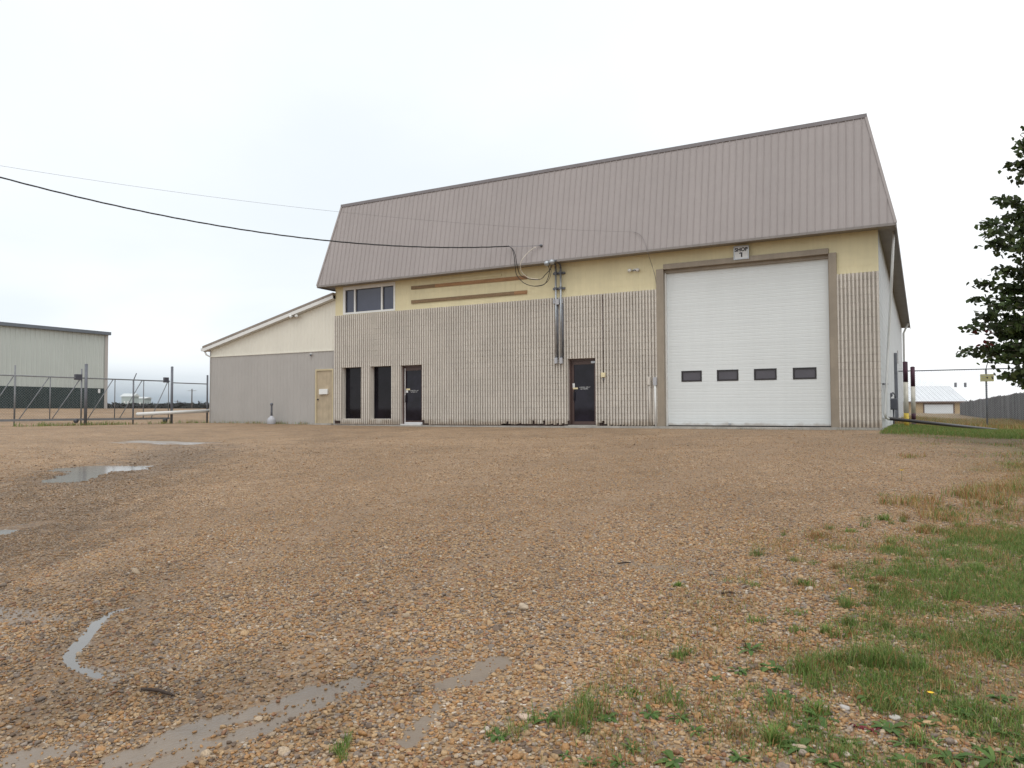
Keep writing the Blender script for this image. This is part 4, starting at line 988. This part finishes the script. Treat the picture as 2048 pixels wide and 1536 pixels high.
# chain link fence
FY = 13.2; ztop = float(onY(1973, 738, FY)[2]); xe = 9.0
fx = lambda px: float(onY(px, 780, FY)[0])
fn = thing('chain_link_fence', (3, FY, zg(3, FY)), 'tall chain-link fence with barbed wire arms across the side yard', 'fence')
MB().tube([(Xr+.12, FY, ztop), (xe, FY, ztop)], .022, 8).build('top_rail', M['galvdark'], fn, True)
xp = [fx(1794.5), fx(1973)]; xp += [xp[1]+2.6, xp[1]+5.2]
for q in xp:
    MB().tube([(q, FY+.03, zg(q, FY)-.05), (q, FY+.03, ztop+.02)], .036 if q == xp[1] else .03, 10).build('post', M['galvdark'], fn, True)
    if q != xp[0]: MB().tube([(q, FY+.03, ztop), (q+.12, FY+.03, ztop+.48)], .017, 6).build('barb_arm', M['galvdark'], fn, True)
chain_link((Xr+.12, FY-.03), (xe, FY-.03), -.15, ztop, fn, .06, .002)
for k in range(3): MB().tube([(Xr+.12, FY, ztop+.12+k*.14), (xe, FY, ztop+.12+k*.14)], .002, 3, False).build('barbed_wire', M['galvdark'], fn)
a_, b_ = onY(1960.5, 763, FY-.06), onY(1987.5, 748, FY-.06)
sg = thing('fence_sign', (a_[0], FY-.06, a_[2]), 'faded yellow warning sign wired to the chain-link fence post', 'sign')
box(a_[0], b_[0], FY-.075, FY-.068, a_[2], b_[2]).build('plate', M['signyellow'], sg)
wS, hS_ = b_[0]-a_[0], b_[2]-a_[2]
mk = MB(); mk.bar((a_[0]+wS*.48, FY-.077, a_[2]+hS_*.62), (a_[0]+wS*.56, FY-.077, a_[2]+hS_*.42), .003, .05, (1, 0, .4)); mk.build('mark', M['black'], sg)
mk = MB(); mk.bar((a_[0]+wS*.86, FY-.077, a_[2]+hS_*.66), (a_[0]+wS*.92, FY-.077, a_[2]+hS_*.28), .003, .05, (1, 0, .3)); mk.build('mark', M['black'], sg)
for q in (.80, .52, .16): box(a_[0]+wS*.05, a_[0]+wS*(.35 if q == .52 else .8), FY-.0765, FY-.0752, a_[2]+hS_*q, a_[2]+hS_*(q+.05)).build('print_line', M['galv'], sg)
# wooden fence
WX = 5.0; wf_ = thing('wooden_fence', (WX, 60, -.2), 'long grey weathered board fence receding behind the chain-link fence', 'fence')
yy = 14.0; rr = random.Random(5); bcache = []
for v in range(6):
    mb = MB(); q = 0.
    while q < 2.38:
        h_ = 1.78+rr.uniform(-.05, .05)+(.04 if v % 2 else 0); mb.box(-.012+rr.uniform(-.008, .008), .012, q, q+.138, 0, h_); q += .145
    bcache.append(mb.mesh('board_section', M['plank']))
while yy < 104:
    o = link('board_section', rr.choice(bcache), wf_, (WX+rr.uniform(-.02, .02), yy, zg(WX, yy)-.05+rr.uniform(-.03, .03))); yy += 2.42
yy = 14.0
while yy < 104: box(WX+.03, WX+.12, yy-.05, yy+.05, zg(WX, yy)-.2, zg(WX, yy)+1.6).build('fence_post', M['plank'], wf_); yy += 2.42
# house
HD = 140.
ha, hb = atd(1826, 803, HD), atd(1925, 803, HD); z_e = float(ha[2]); z0 = -.6
hs = thing('tan_house', ((ha[0]+hb[0])/2, (ha[1]+hb[1])/2+4, z0), 'low tan house with white metal roof and pale garage door behind the fence', 'house')
ha, hb = Vector((ha[0], ha[1], 0)), Vector((hb[0], hb[1], 0)); d = (hb-ha).normalized(); n = Vector((-d.y, d.x, 0))*10; ha = ha-d*6
V3 = lambda v, z: (v.x, v.y, z)
mb = MB(); mb.add([V3(q, z) for z in (z0, z_e) for q in (ha, hb, hb+n, ha+n)], [(0, 1, 5, 4), (1, 2, 6, 5), (2, 3, 7, 6), (3, 0, 4, 7)]); mb.build('wall', M['housetan'], hs)
zr = float(atd(1900, 772, HD+5)[2]); ov = d*.5
r = MB(); r.add([V3(ha-ov-n*.05, z_e), V3(hb+ov-n*.05, z_e), V3(hb+ov+n*.5, zr), V3(ha-ov+n*.5, zr), V3(hb+ov+n*1.05, z_e), V3(ha-ov+n*1.05, z_e)], [(0, 1, 2, 3), (3, 2, 4, 5), (0, 3, 5), (1, 4, 2)])
hr = r.build('roof', M['houseroof'], hs)
sl_ = (zr-z_e)/.55
k = 0
Lr = ((hb+ov)-(ha-ov)).length
ribs = MB()
while k*.9 < Lr:
    p_ = ha-ov+d*k*.9; ribs.bar(V3(p_-n*.05, z_e+.03), V3(p_+n*.5, zr+.03), .05, .05); k += 1
ribs.build('standing_seam', M['houseroof'], hr)
MB().bar(V3(ha-ov-n*.055, z_e-.12), V3(hb+ov-n*.055, z_e-.12), .1, .26).build('fascia', M['housebrown'], hs)
ga, gb = atd(1848, 810, HD), atd(1905.5, 810, HD); zgt = float(atd(1876, 809, HD)[2]); ga, gb = Vector((ga[0], ga[1], 0)), Vector((gb[0], gb[1], 0))
mb = MB(); mb.bar(V3(ga-n*.006, (zgt+z0)/2), V3(gb-n*.006, (zgt+z0)/2), .08, zgt-z0); gd = mb.build('garage_door', M['houseroof'], hs)
mb = MB(); mb.bar(V3(ga-n*.008-d*.2, (zgt+z0)/2), V3(ga-n*.008, (zgt+z0)/2), .12, zgt-z0).bar(V3(gb-n*.008, (zgt+z0)/2), V3(gb-n*.008+d*.3, (zgt+z0)/2), .12, zgt-z0).bar(V3(ga-n*.008-d*.2, zgt+.12), V3(gb-n*.008+d*.3, zgt+.12), .12, .24); mb.build('door_trim', M['housebrown'], gd)
for px in (1911, 1930.5):
    v_ = atd(px, 769, HD+4.); MB().tube([(v_[0], v_[1], v_[2]-.5), (v_[0], v_[1], v_[2]+.35)], .22, 8).build('roof_vent', M['galvdark'], hr)

# ------------------------------------------------------------------ the tree at the right
TD = 14.5
tb = atd(2330, 900, TD+.5); tz = zg(tb[0], tb[1]); T = Vector((tb[0], tb[1], tz-.1))
tree = thing('poplar_tree', tuple(T), 'leafy dark green tree reaching in front of the chain-link fence', 'tree')
Htr = 8.2
tpts = [T+Vector((.10*math.sin(i*.9), .08*math.cos(i*1.3)-.08, Htr*i/9)) for i in range(10)]
MB().tube(tpts, [.20-.018*i for i in range(10)], 10).build('trunk', M['bark'], tree, True)
tips = [(2040, 292, 0), (2012, 322, .2), (2034, 345, -.2), (1990, 392, .1), (2036, 402, .5), (1962, 440, 0), (1968, 462, -.3), (2000, 430, .4), (2030, 450, 0), (1975, 482, .2), (2020, 490, -.4), (1985, 535, 0), (2030, 540, .5), (1952, 562, .1), (2000, 580, .3), (1940, 595, .2), (1975, 610, -.3),
        (2035, 600, 0), (1928, 652, 0), (1955, 628, .3), (1990, 650, -.2), (2040, 660, .3), (1965, 645, .5), (1914, 703, .1), (1940, 698, .3), (1968, 690, 0), (2000, 700, .4), (2030, 720, 0), (1975, 715, -.2), (1998, 750, .1), (2030, 765, .4), (2045, 735, -.3), (2070, 620, .2), (2080, 500, 0), (2075, 380, .3), (2085, 700, 0), (2060, 560, -.5), (2020, 640, .6), (2046, 575, .2), (2060, 430, .3), (2050, 690, .5), (2040, 520, -.3), (2025, 690, -.2), (2005, 670, .5), (2020, 570, .2), (2045, 480, .2), (2045, 760, 0), (2048, 320, .2), (2040, 270, 0), (2060, 240, .2), (2055, 300, -.2), (2000, 545, .2), (1995, 600, .1), (2030, 420, .2), (2010, 705, .3), (1985, 665, .1), (2035, 640, 0)]
P_tip = [np.array(atd(px, py, TD+dd)) for px, py, dd in tips]
rg = np.random.default_rng(4)
for i in range(150):                              # the rest of the crown, round the trunk
    a = rg.uniform(0, 6.283); hz = rg.uniform(1.5, 8.4); rad = 3.1*math.sqrt(max(.05, 1-((hz-4.2)/4.6)**2))*rg.uniform(.3, 1.)
    q = np.array([T.x+rad*math.cos(a), T.y+rad*math.sin(a), T.z+hz])
    v = q-CAM; dpt = v@FW; u_ = 1024+F_PX*(v@RT)/dpt
    if u_ > 2075: P_tip.append(q)
LP = []; LC = []
limb = MB(); leafpos = []
for k, q in enumerate(P_tip):
    q = Vector(q); hz = max(1.2, min(Htr-.6, (q.z-T.z)*.75-.1)); f = hz/Htr*9; i0 = int(f); st_ = tpts[i0].lerp(tpts[min(i0+1, 9)], f-i0)
    mid = st_.lerp(q, .55)+Vector((rg.normal()*.12, rg.normal()*.12, .22)); path = smooth_path([st_, mid, q], 6)
    n_ = len(path); limb.tube(path, [.022*(1-i/n_)+.004 for i in range(n_)], 5)
    Ld = (q-st_).normalized()
    nl = 160
    for j in range(nl):
        t_ = 1-abs(rg.normal())*.3; t_ = max(.15, t_); pp_ = path[min(n_-1, int(t_*(n_-1)))]
        s_ = .070+.10*(1-t_)*2; leafpos.append((pp_.x+rg.normal()*s_*1.25, pp_.y+rg.normal()*s_*1.25, pp_.z+rg.normal()*s_*.62-.03))
limb.build('limb', M['bark'], tree, True)
lp = np.array(leafpos); n = len(lp)
u = rg.normal(size=(n, 3)); u[:, 2] = u[:, 2]*.6-.5; u /= np.linalg.norm(u, axis=1)[:, None]
v = np.cross(u, rg.normal(size=(n, 3))); v /= np.linalg.norm(v, axis=1)[:, None]; wn = np.cross(u, v)
s = rg.uniform(.038, .064, n)[:, None]
V = np.stack([lp-u*s, lp-u*s*.3+v*s*.8+wn*s*.12, lp+u*s*.5+v*s*.55, lp+u*s*1.25, lp+u*s*.5-v*s*.55, lp-u*s*.3-v*s*.8+wn*s*.12], 1).reshape(-1, 3)
b6 = np.arange(n)[:, None]*6
Fc = np.concatenate([b6+np.array([[0, 1, 2, 3]]), b6+np.array([[0, 3, 4, 5]])], 0)
me = mesh_np('crown', V-np.array(T)[None], Fc, M['leaf'])
lc = np.array([(.045, .072, .024), (.062, .095, .032), (.034, .054, .022), (.085, .118, .040), (.048, .060, .034)])[rg.integers(0, 5, n)]
red = (np.abs(lp-np.array(atd(1968, 676, TD))).max(1) < .16); lc[red] = (.14, .03, .03)
set_bc(me, lc, 6); tag(link('crown', me, tree, tuple(T)), kind='stuff')

# ------------------------------------------------------------------ gravel
def gravel():
    rngs = np.random.default_rng(21); n = 330000
    rg_ = np.linspace(2.4, 23, 2000); pdf = rg_*np.minimum(1, (6.3/rg_)**1.75)*(1-sm(9, 23, rg_)); cdf = np.cumsum(pdf); cdf /= cdf[-1]
    r = np.interp(rngs.random(n), cdf, rg_); a = rngs.uniform(-R(43), R(43), n)   # thinner where stones shrink below a pixel
    x = CAM[0]+r*(FW[0]*np.cos(a)+RT[0]*np.sin(a)); y = CAM[1]+r*(FW[1]*np.cos(a)+RT[1]*np.sin(a))
    sm_ = mask(x, y, SILT); g = grass_d(x, y); pd = np.min([pool_d(x, y, P) for P in POOLS], 0)
    keep = (rngs.random(n) < (1-.94*sm(.2, .9, sm_+rngs.normal(0, .10, n)))*(1-.6*sm(.3, .9, g))*(1-1.3*mask(x, y, TRACK))) & (pd > -.01) & (y < -.4)
    x, y, r, g, sm_ = x[keep], y[keep], r[keep], g[keep], sm_[keep]; n = len(x)
    sz = np.exp(rngs.normal(math.log(.0070), .36, n)); sz = np.clip(sz, .0033, .022)*(1.0-.15*sm(4, 9, r)+.2*sm(12, 20, r))*(1+.12*wob(x*1.3, y*1.1))*(1-.25*sm(.02, .5, sm_))
    big = rngs.random(n) < .006; sz[big] *= 1.7
    z = terrain(x, y)+sz*.28
    pal = np.array([(.42, .225, .085), (.47, .315, .165), (.50, .39, .27), (.60, .53, .44), (.225, .185, .155), (.13, .09, .065), (.30, .14, .07), (.36, .30, .25)])
    ci = rngs.choice(8, n, p=[.29, .245, .10, .015, .12, .10, .07, .06]); pc = pal[ci]*rngs.uniform(.62, 1.0, (n, 1))*(1+.10*wob(x*.8+1, y*.7))[:, None]*(1+.06*wob(x*2.9, y*2.3))[:, None]; kk_ = .35*sm(5, 11, r)[:, None]; pc = pc*(1-kk_)+np.array([(.30, .205, .125)])*kk_; pc = pc*.80+np.array([(.29, .185, .10)])*.14
    wt = mask(x, y, WET)[:, None]; pc = pc*(1-.45*wt)
    me = bpy.data.meshes.new('gravel'); me.vertices.add(n); me.vertices.foreach_set('co', np.stack([x, y, z], 1).astype(np.float32).ravel())
    a1 = me.attributes.new('pc', 'FLOAT_COLOR', 'POINT'); a1.data.foreach_set('color', np.c_[pc, np.ones(n)].astype(np.float32).ravel())
    sc3 = sz[:, None]*np.stack([rngs.uniform(.85, 1.35, n), rngs.uniform(.75, 1.1, n), rngs.uniform(.5, .8, n)], 1)
    a2 = me.attributes.new('sc', 'FLOAT_VECTOR', 'POINT'); a2.data.foreach_set('vector', sc3.astype(np.float32).ravel())
    ro = np.stack([rngs.normal(0, .25, n), rngs.normal(0, .25, n), rngs.uniform(0, 6.283, n)], 1)
    a3 = me.attributes.new('ro', 'FLOAT_VECTOR', 'POINT'); a3.data.foreach_set('vector', ro.astype(np.float32).ravel())
    me.update(); o = link('gravel', me); tag(o, 'loose tan, orange and grey pebbles covering the yard', 'gravel', kind='stuff')
    ng = bpy.data.node_groups.new('scatter_pebbles', 'GeometryNodeTree')
    ng.interface.new_socket('Geometry', in_out='INPUT', socket_type='NodeSocketGeometry'); ng.interface.new_socket('Geometry', in_out='OUTPUT', socket_type='NodeSocketGeometry')
    N = ng.nodes.new; L = ng.links.new; gi = N('NodeGroupInput'); go = N('NodeGroupOutput'); jn = N('GeometryNodeJoinGeometry')
    for k in range(4):
        ico = N('GeometryNodeMeshIcoSphere'); ico.inputs['Radius'].default_value = 1; ico.inputs['Subdivisions'].default_value = 2
        sp_ = N('GeometryNodeSetPosition'); nz = N('ShaderNodeTexNoise'); nz.noise_dimensions = '4D'; nz.inputs['W'].default_value = k*3.7; nz.inputs['Scale'].default_value = .9; nz.inputs['Detail'].default_value = 1
        ps = N('GeometryNodeInputPosition'); vm = N('ShaderNodeVectorMath'); vm.operation = 'SCALE'
        mm = N('ShaderNodeMath'); mm.operation = 'MULTIPLY_ADD'; mm.inputs[1].default_value = 1.5; mm.inputs[2].default_value = -.75
        L(nz.outputs[0], mm.inputs[0]); L(ps.outputs[0], vm.inputs[0]); L(mm.outputs[0], vm.inputs['Scale'])
        L(ico.outputs[0], sp_.inputs['Geometry']); L(vm.outputs[0], sp_.inputs['Offset'])
        sh = N('GeometryNodeSetShadeSmooth'); L(sp_.outputs[0], sh.inputs[0]); smt = N('GeometryNodeSetMaterial'); smt.inputs['Material'].default_value = M['pebble']; L(sh.outputs[0], smt.inputs[0])
        gt = N('GeometryNodeGeometryToInstance'); L(smt.outputs[0], gt.inputs[0]); L(gt.outputs[0], jn.inputs[0])
    ip = N('GeometryNodeInstanceOnPoints'); L(gi.outputs[0], ip.inputs['Points']); L(jn.outputs[0], ip.inputs['Instance']); ip.inputs['Pick Instance'].default_value = True
    for nm, sk in (('sc', 'Scale'), ('ro', 'Rotation')):
        na = N('GeometryNodeInputNamedAttribute'); na.data_type = 'FLOAT_VECTOR'; na.inputs['Name'].default_value = nm; L(na.outputs[0], ip.inputs[sk])
    L(ip.outputs[0], go.inputs[0])
    md = o.modifiers.new('pebbles', 'NODES'); md.node_group = ng
    return n
print('pebbles', gravel())

# ------------------------------------------------------------------ grass
def blades(P, H, Wd, lean, cols):
    n = len(P); a = RNG.uniform(0, 6.283, n); d = np.stack([np.cos(a), np.sin(a), np.zeros(n)], 1); sd_ = np.stack([-np.sin(a), np.cos(a), np.zeros(n)], 1)
    zu = np.array([0, 0, 1.])[None]; H = H[:, None]; Wd = Wd[:, None]; lean = lean[:, None]
    m1 = P+zu*H*.55+d*H*lean*.35; tp = P+zu*H*(1-.25*lean)+d*H*lean
    V = np.stack([P-sd_*Wd*.5, P+sd_*Wd*.5, m1+sd_*Wd*.42, m1-sd_*Wd*.42, tp, tp+sd_*.0004], 1).reshape(-1, 3)
    b = np.arange(n)[:, None]*6; Fc = np.concatenate([b+np.array([[0, 1, 2, 3]]), b+np.array([[3, 2, 5, 4]])], 0)
    return V, Fc, cols
GC = np.array([(.13, .225, .046), (.18, .28, .066), (.10, .175, .042), (.24, .29, .095)])
DC = np.array([(.42, .25, .10), (.36, .18, .07), (.48, .38, .19), (.26, .22, .08), (.34, .16, .08)])
parts = []
def sow(x0, x1, y0, y1, per, hlo, hhi, wd, fn, green, lean=(.15, .9), hfun=None):
    n = int((x1-x0)*(y1-y0)*per); x = RNG.uniform(x0, x1, n); y = RNG.uniform(y0, y1, n); p = fn(x, y); k = RNG.random(n) < p; x, y, p = x[k], y[k], p[k]; n = len(x)
    if n == 0: return
    H = RNG.uniform(hlo, hhi, n)*(.55+.45*p) if hfun is None else RNG.uniform(hlo, hhi, n)*hfun(x, y)
    gr = RNG.random(n) < green(x, y, p); c = np.where(gr[:, None], GC[RNG.integers(0, 4, n)], DC[RNG.integers(0, 5, n)])*RNG.uniform(.75, 1.25, (n, 1))
    parts.append(blades(np.stack([x, y, terrain(x, y)-.004], 1), H, np.full(n, wd)*RNG.uniform(.7, 1.3, n), RNG.uniform(*lean, n), c))
def clump(x, y, a=3.1): q = a*.75; return sm(.36, .66, .55*vn(x*q, y*q)+.3*vn(x*q*2.3+7, y*q*2.3+3)+.15*vn(x*q*6, y*q*6))
sow(-1.5, 1.5, -20.6, -14.3, 12000, .02, .06, .0034, lambda x, y: np.where((gd := grass_d(x, y)) > .3, sm(.3, .9, gd)*(.08+.92*clump(x, y, 3.7)), 0), lambda x, y, p: np.full_like(p, .93))
sow(-3.4, .6, -20.9, -13.5, 4200, .03, .075, .0030, lambda x, y: sm(-2.0, -.7, x-np.interp(y, *GX))*sm(.25, .75, clump(x, y, 2.1))*clump(x+.7, y, 6.3)*.75, lambda x, y, p: np.full_like(p, .17))
sow(-2.6, 3.2, -21.8, -9, 5000, .03, .075, .0034, lambda x, y: np.where((gd := grass_d(x, y)) > .35, gd*(.2+.8*clump(x, y)), gd*.5*clump(x, y, 4.)), lambda x, y, p: sm(.12, .5, p)*np.where(y > -15.2, .4, .92))
sow(-.5, 3.2, -9, -2.6, 500, .04, .10, .006, lambda x, y: grass_d(x, y)*.8*clump(x, y, 2.), lambda x, y, p: np.full_like(p, .55))
sow(Xr+.02, 6, -2.6, 9, 900, .05, .14, .006, lambda x, y: grass_d(x, y), lambda x, y, p: np.where(y < 7, .88, .5))
sow(Xr+.05, 12, 9, 34, 160, .12, .38, .011, lambda x, y: np.where(x < 4.9, 1., .6), lambda x, y, p: np.full_like(p, .30))
sow(4.9, 16, -2, 9, 120, .08, .2, .01, lambda x, y: np.ones_like(x), lambda x, y, p: np.full_like(p, .5))
sow(GXP-.5, GXP+.5, -9.5, .1, 520, .06, .26, .010, lambda x, y: clump(x, y, 2.2)*(1-sm(.1, .5, np.abs(x-GXP))), lambda x, y, p: np.full_like(p, .75))
sow(AX0-.2, DA[0]-.3, -.32, .02, 420, .05, .22, .010, lambda x, y: clump(x, y*3, 2.4)*.8, lambda x, y, p: np.full_like(p, .6))
sow(FL_+1.5, Xr+.1, -.45, -.14, 300, .03, .10, .006, lambda x, y: .8*clump(x, y*3, 2.7), lambda x, y, p: np.full_like(p, .5))
# loose tufts
tuft = [(1700, 1350, .22, 900, .11), (1760, 1330, .15, 500, .12), (1130, 1450, .12, 260, .09), (1160, 1430, .10, 220, .10), (680, 1510, .05, 160, .07), (1000, 1470, .05, 90, .05), (1365, 1315, .06, 140, .07), (1820, 1010, .30, 420, .15), (1950, 1000, .35, 420, .17), (2010, 985, .4, 400, .16), (1900, 1040, .3, 260, .13),
        (1815, 915, .25, 160, .10), (1700, 1215, .08, 160, .09), (1490, 1168, .10, 160, .05), (1740, 1095, .3, 260, .07), (1460, 1260, .25, 330, .05), (1300, 1280, .35, 420, .045), (1250, 1360, .25, 350, .05), (1400, 1450, .2, 250, .05), (1520, 1480, .2, 220, .06), (1640, 1110, .3, 240, .06), (1580, 1430, .12, 160, .07), (1510, 1395, .10, 170, .05)]
for px, py, rad, n, h_ in tuft:
    c = gnd0(px, py); kc = RNG.normal(0, rad*.62, (7, 2)); ki = RNG.integers(0, 7, n); x = c[0]+kc[ki, 0]+RNG.normal(0, rad*.24, n); y = c[1]+kc[ki, 1]+RNG.normal(0, rad*.24, n)
    dry = (px, py) in ((1460, 1260), (1300, 1280), (1250, 1360), (1740, 1095), (1640, 1110), (1400, 1450)) or (py < 1050 and RNG.random() < .6)
    gr = RNG.random(n) < (.22 if dry else .9); cc = np.where(gr[:, None], GC[RNG.integers(0, 4, n)], DC[RNG.integers(0, 5, n)])*RNG.uniform(.75, 1.25, (n, 1))
    parts.append(blades(np.stack([x, y, terrain(x, y)-.004], 1), RNG.uniform(.4, 1.1, n)*h_, np.full(n, .0032 if py > 1100 else .006), RNG.uniform(.2, .9, n), cc))
tr = np.random.default_rng(77)
for i in range(150):                                   # more loose tufts where the grass thins out
    y_ = tr.uniform(-20.6, -12.5); x_ = float(np.interp(y_, *GX))+tr.normal(-.15, .55); n = int(tr.uniform(25, 130)); rad = tr.uniform(.02, .09); h_ = tr.uniform(.035, .10)
    x = x_+tr.normal(0, rad*.6, n); y = y_+tr.normal(0, rad*.6, n); gr = tr.random(n) < tr.choice([.15, .85, .95, .8]); cc = np.where(gr[:, None], GC[tr.integers(0, 4, n)], DC[tr.integers(0, 5, n)])*tr.uniform(.7, 1.25)
    parts.append(blades(np.stack([x, y, terrain(x, y)-.004], 1), tr.uniform(.4, 1.1, n)*h_, np.full(n, tr.choice([.0028, .0034, .0055])), tr.uniform(.2, 1.1, n), cc))
off = 0; Vs, Fs, Cs = [], [], []
for V, Fc, c in parts: Vs.append(V); Fs.append(Fc+off); Cs.append(c); off += len(V)
me = mesh_np('grass', np.concatenate(Vs), np.concatenate(Fs), M['blade']); set_bc(me, np.concatenate(Cs), 6)
print('grass tris', len(me.polygons)*2)
tag(link('grass', me), 'green and dry grass growing along the right side of the gravel and the yard edges', 'grass', kind='stuff')

# ------------------------------------------------------------------ weeds, sticks, stones
def leaf_geo(mb_v, mb_f, base, d, up_, ln, wd, droop):
    k = len(mb_v); side = d.cross(up_).normalized()
    P = []
    for t_, w_ in ((0, .12), (.3, .75), (.6, 1.), (.85, .6), (1., .05)):
        c = base+d*ln*t_+up_*(ln*(.55*t_-droop*t_*t_)); P += [c-side*wd*w_*.5, c+side*wd*w_*.5]
    mb_v += [tuple(q) for q in P]; mb_f += [(k+2*i, k+2*i+1, k+2*i+3, k+2*i+2) for i in range(4)]
def weed_mesh(seed, n, ln, wd, red=False):
    r_ = random.Random(seed); v, f, cols = [], [], []
    for i in range(n):
        a = i*2.4+r_.uniform(-.4, .4); d = Vector((math.cos(a), math.sin(a), 0)); l_ = ln*r_.uniform(.55, 1.15)
        leaf_geo(v, f, Vector((r_.uniform(-.006, .006), r_.uniform(-.006, .006), 0)), d, Vector((0, 0, r_.uniform(.9, 2.1))), l_, wd*r_.uniform(.7, 1.2), r_.uniform(.3, .7))
        g = r_.uniform(.8, 1.25); cols.append((.22*g, .035*g, .05*g) if red and r_.random() < .6 else r_.choice([(.11, .20, .045), (.14, .22, .06), (.09, .165, .045)]))
        cols[-1] = tuple(q*g for q in cols[-1])
    me = bpy.data.meshes.new('weed'); me.from_pydata(v, [], f); me.materials.append(M['blade']); me.polygons.foreach_set('use_smooth', [True]*len(f)); set_bc(me, np.array(cols), 10); me.update(); return me
WM = [weed_mesh(1, 11, .060, .020), weed_mesh(2, 16, .045, .013), weed_mesh(3, 9, .080, .018), weed_mesh(4, 22, .050, .010), weed_mesh(6, 12, .07, .024)]
spots = [(995, 1475), (1130, 1515), (1095, 1440), (1170, 1465), (1215, 1440), (1300, 1430), (1360, 1440), (1390, 1465), (1265, 1500), (1345, 1525), (1430, 1360), (1480, 1345), (1500, 1302), (1360, 1312), (1575, 1395), (1545, 1400), (1480, 1520), (1640, 1440), (1700, 1490), (1820, 1530), (1900, 1520), (1960, 1500), (2010, 1470), (1850, 1450),
         (1760, 1420), (1930, 1430), (1720, 1215), (1780, 1230), (1840, 1275), (1740, 1400), (2000, 1400), (1880, 1385), (1990, 1530), (1720, 1525), (1600, 1500), (1560, 1490), (1610, 1460), (1240, 1530), (1180, 1530), (1660, 1530), (2030, 1520), (1940, 1470), (1810, 1490), (1870, 1490), (1780, 1460), (1545, 1340), (1620, 1350)]
for i, (px, py) in enumerate(spots):
    p = gnd0(px, py); o = link('weed', WM[i % 5]); s = random.uniform(.8, 1.55); o.scale = (s, s, s); o.rotation_euler = (0, 0, random.uniform(0, 6.28)); o.location = (p[0], p[1], zg(p[0], p[1]))
    tag(o, 'small green broadleaf weed growing in the gravel at the grass edge', 'weed', 'weeds in the gravel')
for i, (px, py) in enumerate([(1745, 1465), (1715, 1455)]):
    p = gnd0(px, py); o = link('red_weed', weed_mesh(30+i, 10, .05, .014, True)); o.location = (p[0], p[1], zg(p[0], p[1])); tag(o, 'small weed with dark red leaves at the grass edge', 'weed', 'red-leaved weeds')
for i, (px, py) in enumerate([(1860, 1418), (1700, 1205), (1803, 962)]):
    p = gnd0(px, py); q = Vector((p[0], p[1], zg(p[0], p[1]))); h_ = (.07, .09, .14)[i]; fr_ = (.016, .014, .04)[i]
    o = thing('dandelion', tuple(q), ('yellow dandelion flower in the green grass near the gravel', 'yellow flower on a weed clump in the dry gravel', 'yellow flower beside the drier grass towards the building')[i], 'flower')
    MB().tube([q, q+Vector((.006, 0, h_*.6)), q+Vector((.004, .004, h_))], .0022, 5).build('stem', pm('stem', (.09, .14, .05)) if 'stem' not in bpy.data.materials else bpy.data.materials['stem'], o)
    fb = MB()
    for k in range(18):
        a = k*6.283/18; d = Vector((math.cos(a), math.sin(a), .35)); c = q+Vector((.004, .004, h_)); sd_ = Vector((-math.sin(a), math.cos(a), 0))*fr_*.16
        fb.add([c, c+d*fr_*.6+sd_, c+d*fr_, c+d*fr_*.6-sd_], [(0, 1, 2, 3)])
    fb.build('flower_head', pm('petal', (.75, .48, .02), .6) if 'petal' not in bpy.data.materials else bpy.data.materials['petal'], o)
for a, b, r_, lab in (((283, 1385), (345, 1398), .009, 'dark stick lying on wet pebbles by the trickle'), ((1443, 1192), (1470, 1191), .008, 'short dark stick lying on dry pebbles'), ((1235, 1132), (1262, 1130), .006, 'tiny twig on the dry gravel')):
    p, q = gnd0(*a), gnd0(*b); p = Vector((p[0], p[1], zg(p[0], p[1])+.018)); q = Vector((q[0], q[1], zg(q[0], q[1])+.018)); mid = p.lerp(q, .5)+Vector((.005, .01, .006))
    MB().tube([p, p.lerp(mid, .5), mid, mid.lerp(q, .6), q], [r_*.8, r_, r_*1.05, r_*.9, r_*.5], 7).top('stick', M['stickm'], lab, 'stick', smooth=True)
def stone(px, py, r_, col, lab, seed):
    rs = np.random.default_rng(seed); p = gnd0(px, py); mb = MB().ball((0, 0, 0), r_, 10); v = np.array(mb.v); nrm_ = v/np.linalg.norm(v, axis=1)[:, None]
    k = 1+.16*np.sin(nrm_@np.array([3.1, 1.7, 2.2])+seed)+.08*np.sin(nrm_@np.array([-5, 4, 6.])); v = v*k[:, None]*np.array([1.25, .95, .7]); mb.v = [tuple(q) for q in v]
    o = link('stone', mb.mesh('stone', pm('stone_face', col, .65, .15, 40), smooth=True)); o.location = (p[0], p[1], zg(p[0], p[1])+r_*.45); tag(o, lab, 'stone')
stone(1047, 1219, .035, (.42, .34, .25), 'larger pale tan stone lying beside a tiny weed', 1)
stone(1690, 1420, .02, (.46, .43, .40), 'white stone lying among weeds at the grass edge', 2)
stone(1050, 1440, .024, (.55, .42, .33), 'rounded pinkish stone between pebbles and weeds', 3)
stone(1790, 1440, .018, (.44, .42, .38), 'pale flat stone at the foot of the yellow dandelion', 4)
